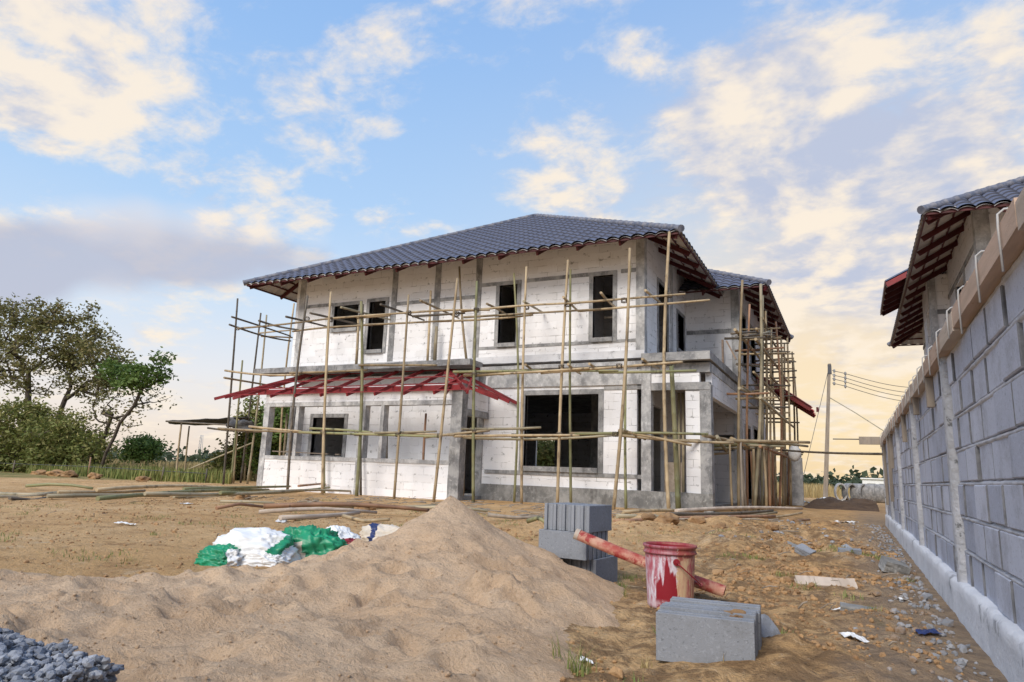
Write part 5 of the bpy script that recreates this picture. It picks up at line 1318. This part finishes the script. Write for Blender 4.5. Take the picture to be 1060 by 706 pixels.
# ------------------------------------------------------------------ far things
m_ = MB(); rf_ = random.Random(51)
for i in range(420):
    az = R(rf_.uniform(-72, 22)); dist = rf_.uniform(150, 190); c0 = V((math.sin(az)*dist, math.cos(az)*dist, 0))
    hh = 2.6 + 2.6*abs(nz(az*9, 1)) + 2.2*max(0, nz(az*31, 4)); 
    for _ in range(26):
        leaf(m_, c0 + V((rf_.gauss(0, 1.6), rf_.gauss(0, 1.6), abs(rf_.gauss(0, .45))*hh)), rf_.uniform(.35, .9), rf_, .8)
tag(m_.build('far_treeline', M['leaf_far']), kind='stuff')
# shade tent of black net
tn = thing('shade_tent', (-22, 19.5, 0), 'low tent of sagging black net on thin poles left of the house', 'tent')
m_ = MB(); P = []
for i in range(13):
    u = i/12; row = []
    for k in range(7):
        v = k/6; a = atY(172, 436, 18.2).lerp(atY(256, 432, 18.2), u); b = atY(176, 439, 20.8).lerp(atY(262, 437, 20.8), u)
        row.append(a.lerp(b, v) + V((0, 0, -.16*math.sin(math.pi*u)*math.sin(math.pi*v) + .05*nz(u*7, v*5, 3))))
    P.append(row)
m_.grid(P); nr = m_.build('net_roof', M['net_black'], tn); sd_ = nr.modifiers.new('thickness', 'SOLIDIFY'); sd_.thickness = .02
m_ = MB(); P = []
for i in range(9):
    u = i/8; a = atY(236, 433+3*nz(u*4, 2), 18.0).lerp(atY(262, 436, 18.0), u); P.append([a + V((0, .25*math.sin(k*1.3+u*5)*.3, -k*.07 + .06*nz(u*5, k))) for k in range(6)])
m_.grid(P); nr = m_.build('hanging_net', M['net_black'], tn); sd_ = nr.modifiers.new('thickness', 'SOLIDIFY'); sd_.thickness = .02
for x, y, Y in ((188, 437, 18.2), (247, 434, 18.2), (196, 441, 20.8), (258, 437, 20.8)):
    a = atY(x, y, Y); pole(tn, 'tent_pole', (a.x+.1, a.y, -.05), a, .04, T)
pole(tn, 'tent_pole', atY(172, 436, 18.1), atY(262, 441, 18.1), .035, D_); pole(tn, 'tent_pole', atY(215, 443, 18.3), atY(275, 447, 18.0), .035, D_)
pole(tn, 'tent_pole', atY(195, 486, 18.6), atY(262, 458, 18.6), .035, GY)
# lattice mast
mast = thing('lattice_mast', (-120, 150, 0), 'thin distant lattice mast above the far trees on the left', 'mast')
c = atY(205.5, 480, 150); c.z = 0; m_ = MB()
for sx_ in (-.5, .5):
    for sy2 in (-.5, .5): m_.tube([c+V((sx_, sy2, 0)), c+V((sx_*.5, sy2*.5, 9))], .07, 4)
for k in range(9):
    for s_ in (1, -1): m_.tube([c+V((-.5*s_*(1-k/18), -.5, k)), c+V((.5*s_*(1-k/18), -.5, k+1))], .04, 4)
LOC[mast.name] = V((c.x, c.y, 0)); mast.location = (c.x, c.y, 0); m_.build('frame', M['concrete_pale'], mast)
# fence of wire behind the weeds
ff = thing('wire_fence', gp(120, 17), 'low wire fence with a brown post behind the left pole pile', 'fence')
for x in (15, 93, 170, 215): a = gp(x, 16.9); pole(ff, 'post', (a.x, a.y, -.1), (a.x, a.y, .75 if x == 93 else .5), .035, 'bamboo_red' if x == 93 else D_)
m_ = MB(); m_.tube([gp(-20, 16.9, .35), gp(93, 16.9, .38), gp(215, 16.9, .33)], .012, 4); m_.build('wire', M['wire_dark'], ff)
for i, (x, r, lab) in enumerate([(42,.22,'pale earth lump left in the row before the left bush'), (60,.26,'biggest earth lump in the row before the left bush'), (74,.25,'orange earth lump beside the brown fence post'), (100,.2,'low earth lump right of the brown fence post'), (150,.2,'flat orange earth lump below the rounded bush')]):
    p_ = gp(x, 15.9); tag(lump('soil_clod', (p_.x, p_.y, .06), r, 'clod', 60+3*i, (1.3,1,.6)), lab, 'clod')
# heap of dark soil, concrete pipes and a white building far right
m_ = MB(); P = []
for i in range(60):
    y = 22.5 + i*.2; row = []
    for k in range(60):
        x = -1.75 + k*.04; e = sstep(0, .5, x+1.75)*sstep(22.5, 25, y)*sstep(34.3, 31, y); row.append((x, y, gz(x, y) - .05 + e*(.20 + .16*fbm(x*1.6, y*.9, 3, 5))))
    P.append(row)
m_.grid(P); tag(m_.build('soil_heap', M['soil_dark'], origin=(-.6, 28, 0)), 'low heap of dark dug soil beyond the end of the wall', 'soil heap')
for i, (x, w, lab) in enumerate([(870.5, 7, 'first concrete pipe ring on the left, its round opening showing'), (880, 9, 'second concrete pipe ring beyond the dark soil'), (889.5, 9, 'third concrete pipe ring beyond the dark soil'), (900, 8, 'fourth concrete pipe ring, next to the wall'), (909, 7, 'fifth concrete pipe ring, nearest the wall')]):
    c = atY(x, 518, 35.5); r = .40
    t = thing('concrete_pipe', (c.x, 35.5, .0), lab, 'concrete pipe', 'concrete pipe rings beyond the soil heap', (0, 0, R(8 if i == 0 else 25*i)))
    m_ = MB(); P = []
    for rr, yy in ((r-.07, -.35), (r, -.35), (r, .35), (r-.07, .35), (r-.07, -.35)):
        P.append([(rr*math.cos(a)*.62, yy*.8, r*1.05 + rr*math.sin(a)*1.05) for a in [2*math.pi*k/20 for k in range(21)]])
    m_.grid(P, 0, False); m_.build('ring', M['concrete_pale' if i == 0 else 'concrete'], t, local=True)
c = atY(893, 502, 95); bw2 = thing('white_building', (c.x+4, 98, 0), 'low white building far off beyond the concrete pipes', 'building')
m_ = MB(); wall_xz(m_, c.x, c.x+12, 0, 1.6, 95, 95.2, [(c.x+.5+1.3*i, c.x+1.4+1.3*i, .2, 1.1) for i in range(8)]); m_.box(c.x, c.x+12, 95.3, 100, 0, 1.55); m_.build('wall', M['plastic_white'], bw2)
m_ = MB(); m_.box(c.x-.2, c.x+12.2, 94.8, 100.2, 1.61, 1.75); m_.build('roof', M['plastic_white'], bw2)
# torn white sheets on the ground by the pole
litter(842, 521, 1.2, .5, 'plastic_white', 'white torn sheet heaped at the foot of the side scaffold far end', 1.0)
litter(856, 517, 1.0, .6, 'plastic_white', 'white torn sheet beside the base of the utility pole', 2.0)
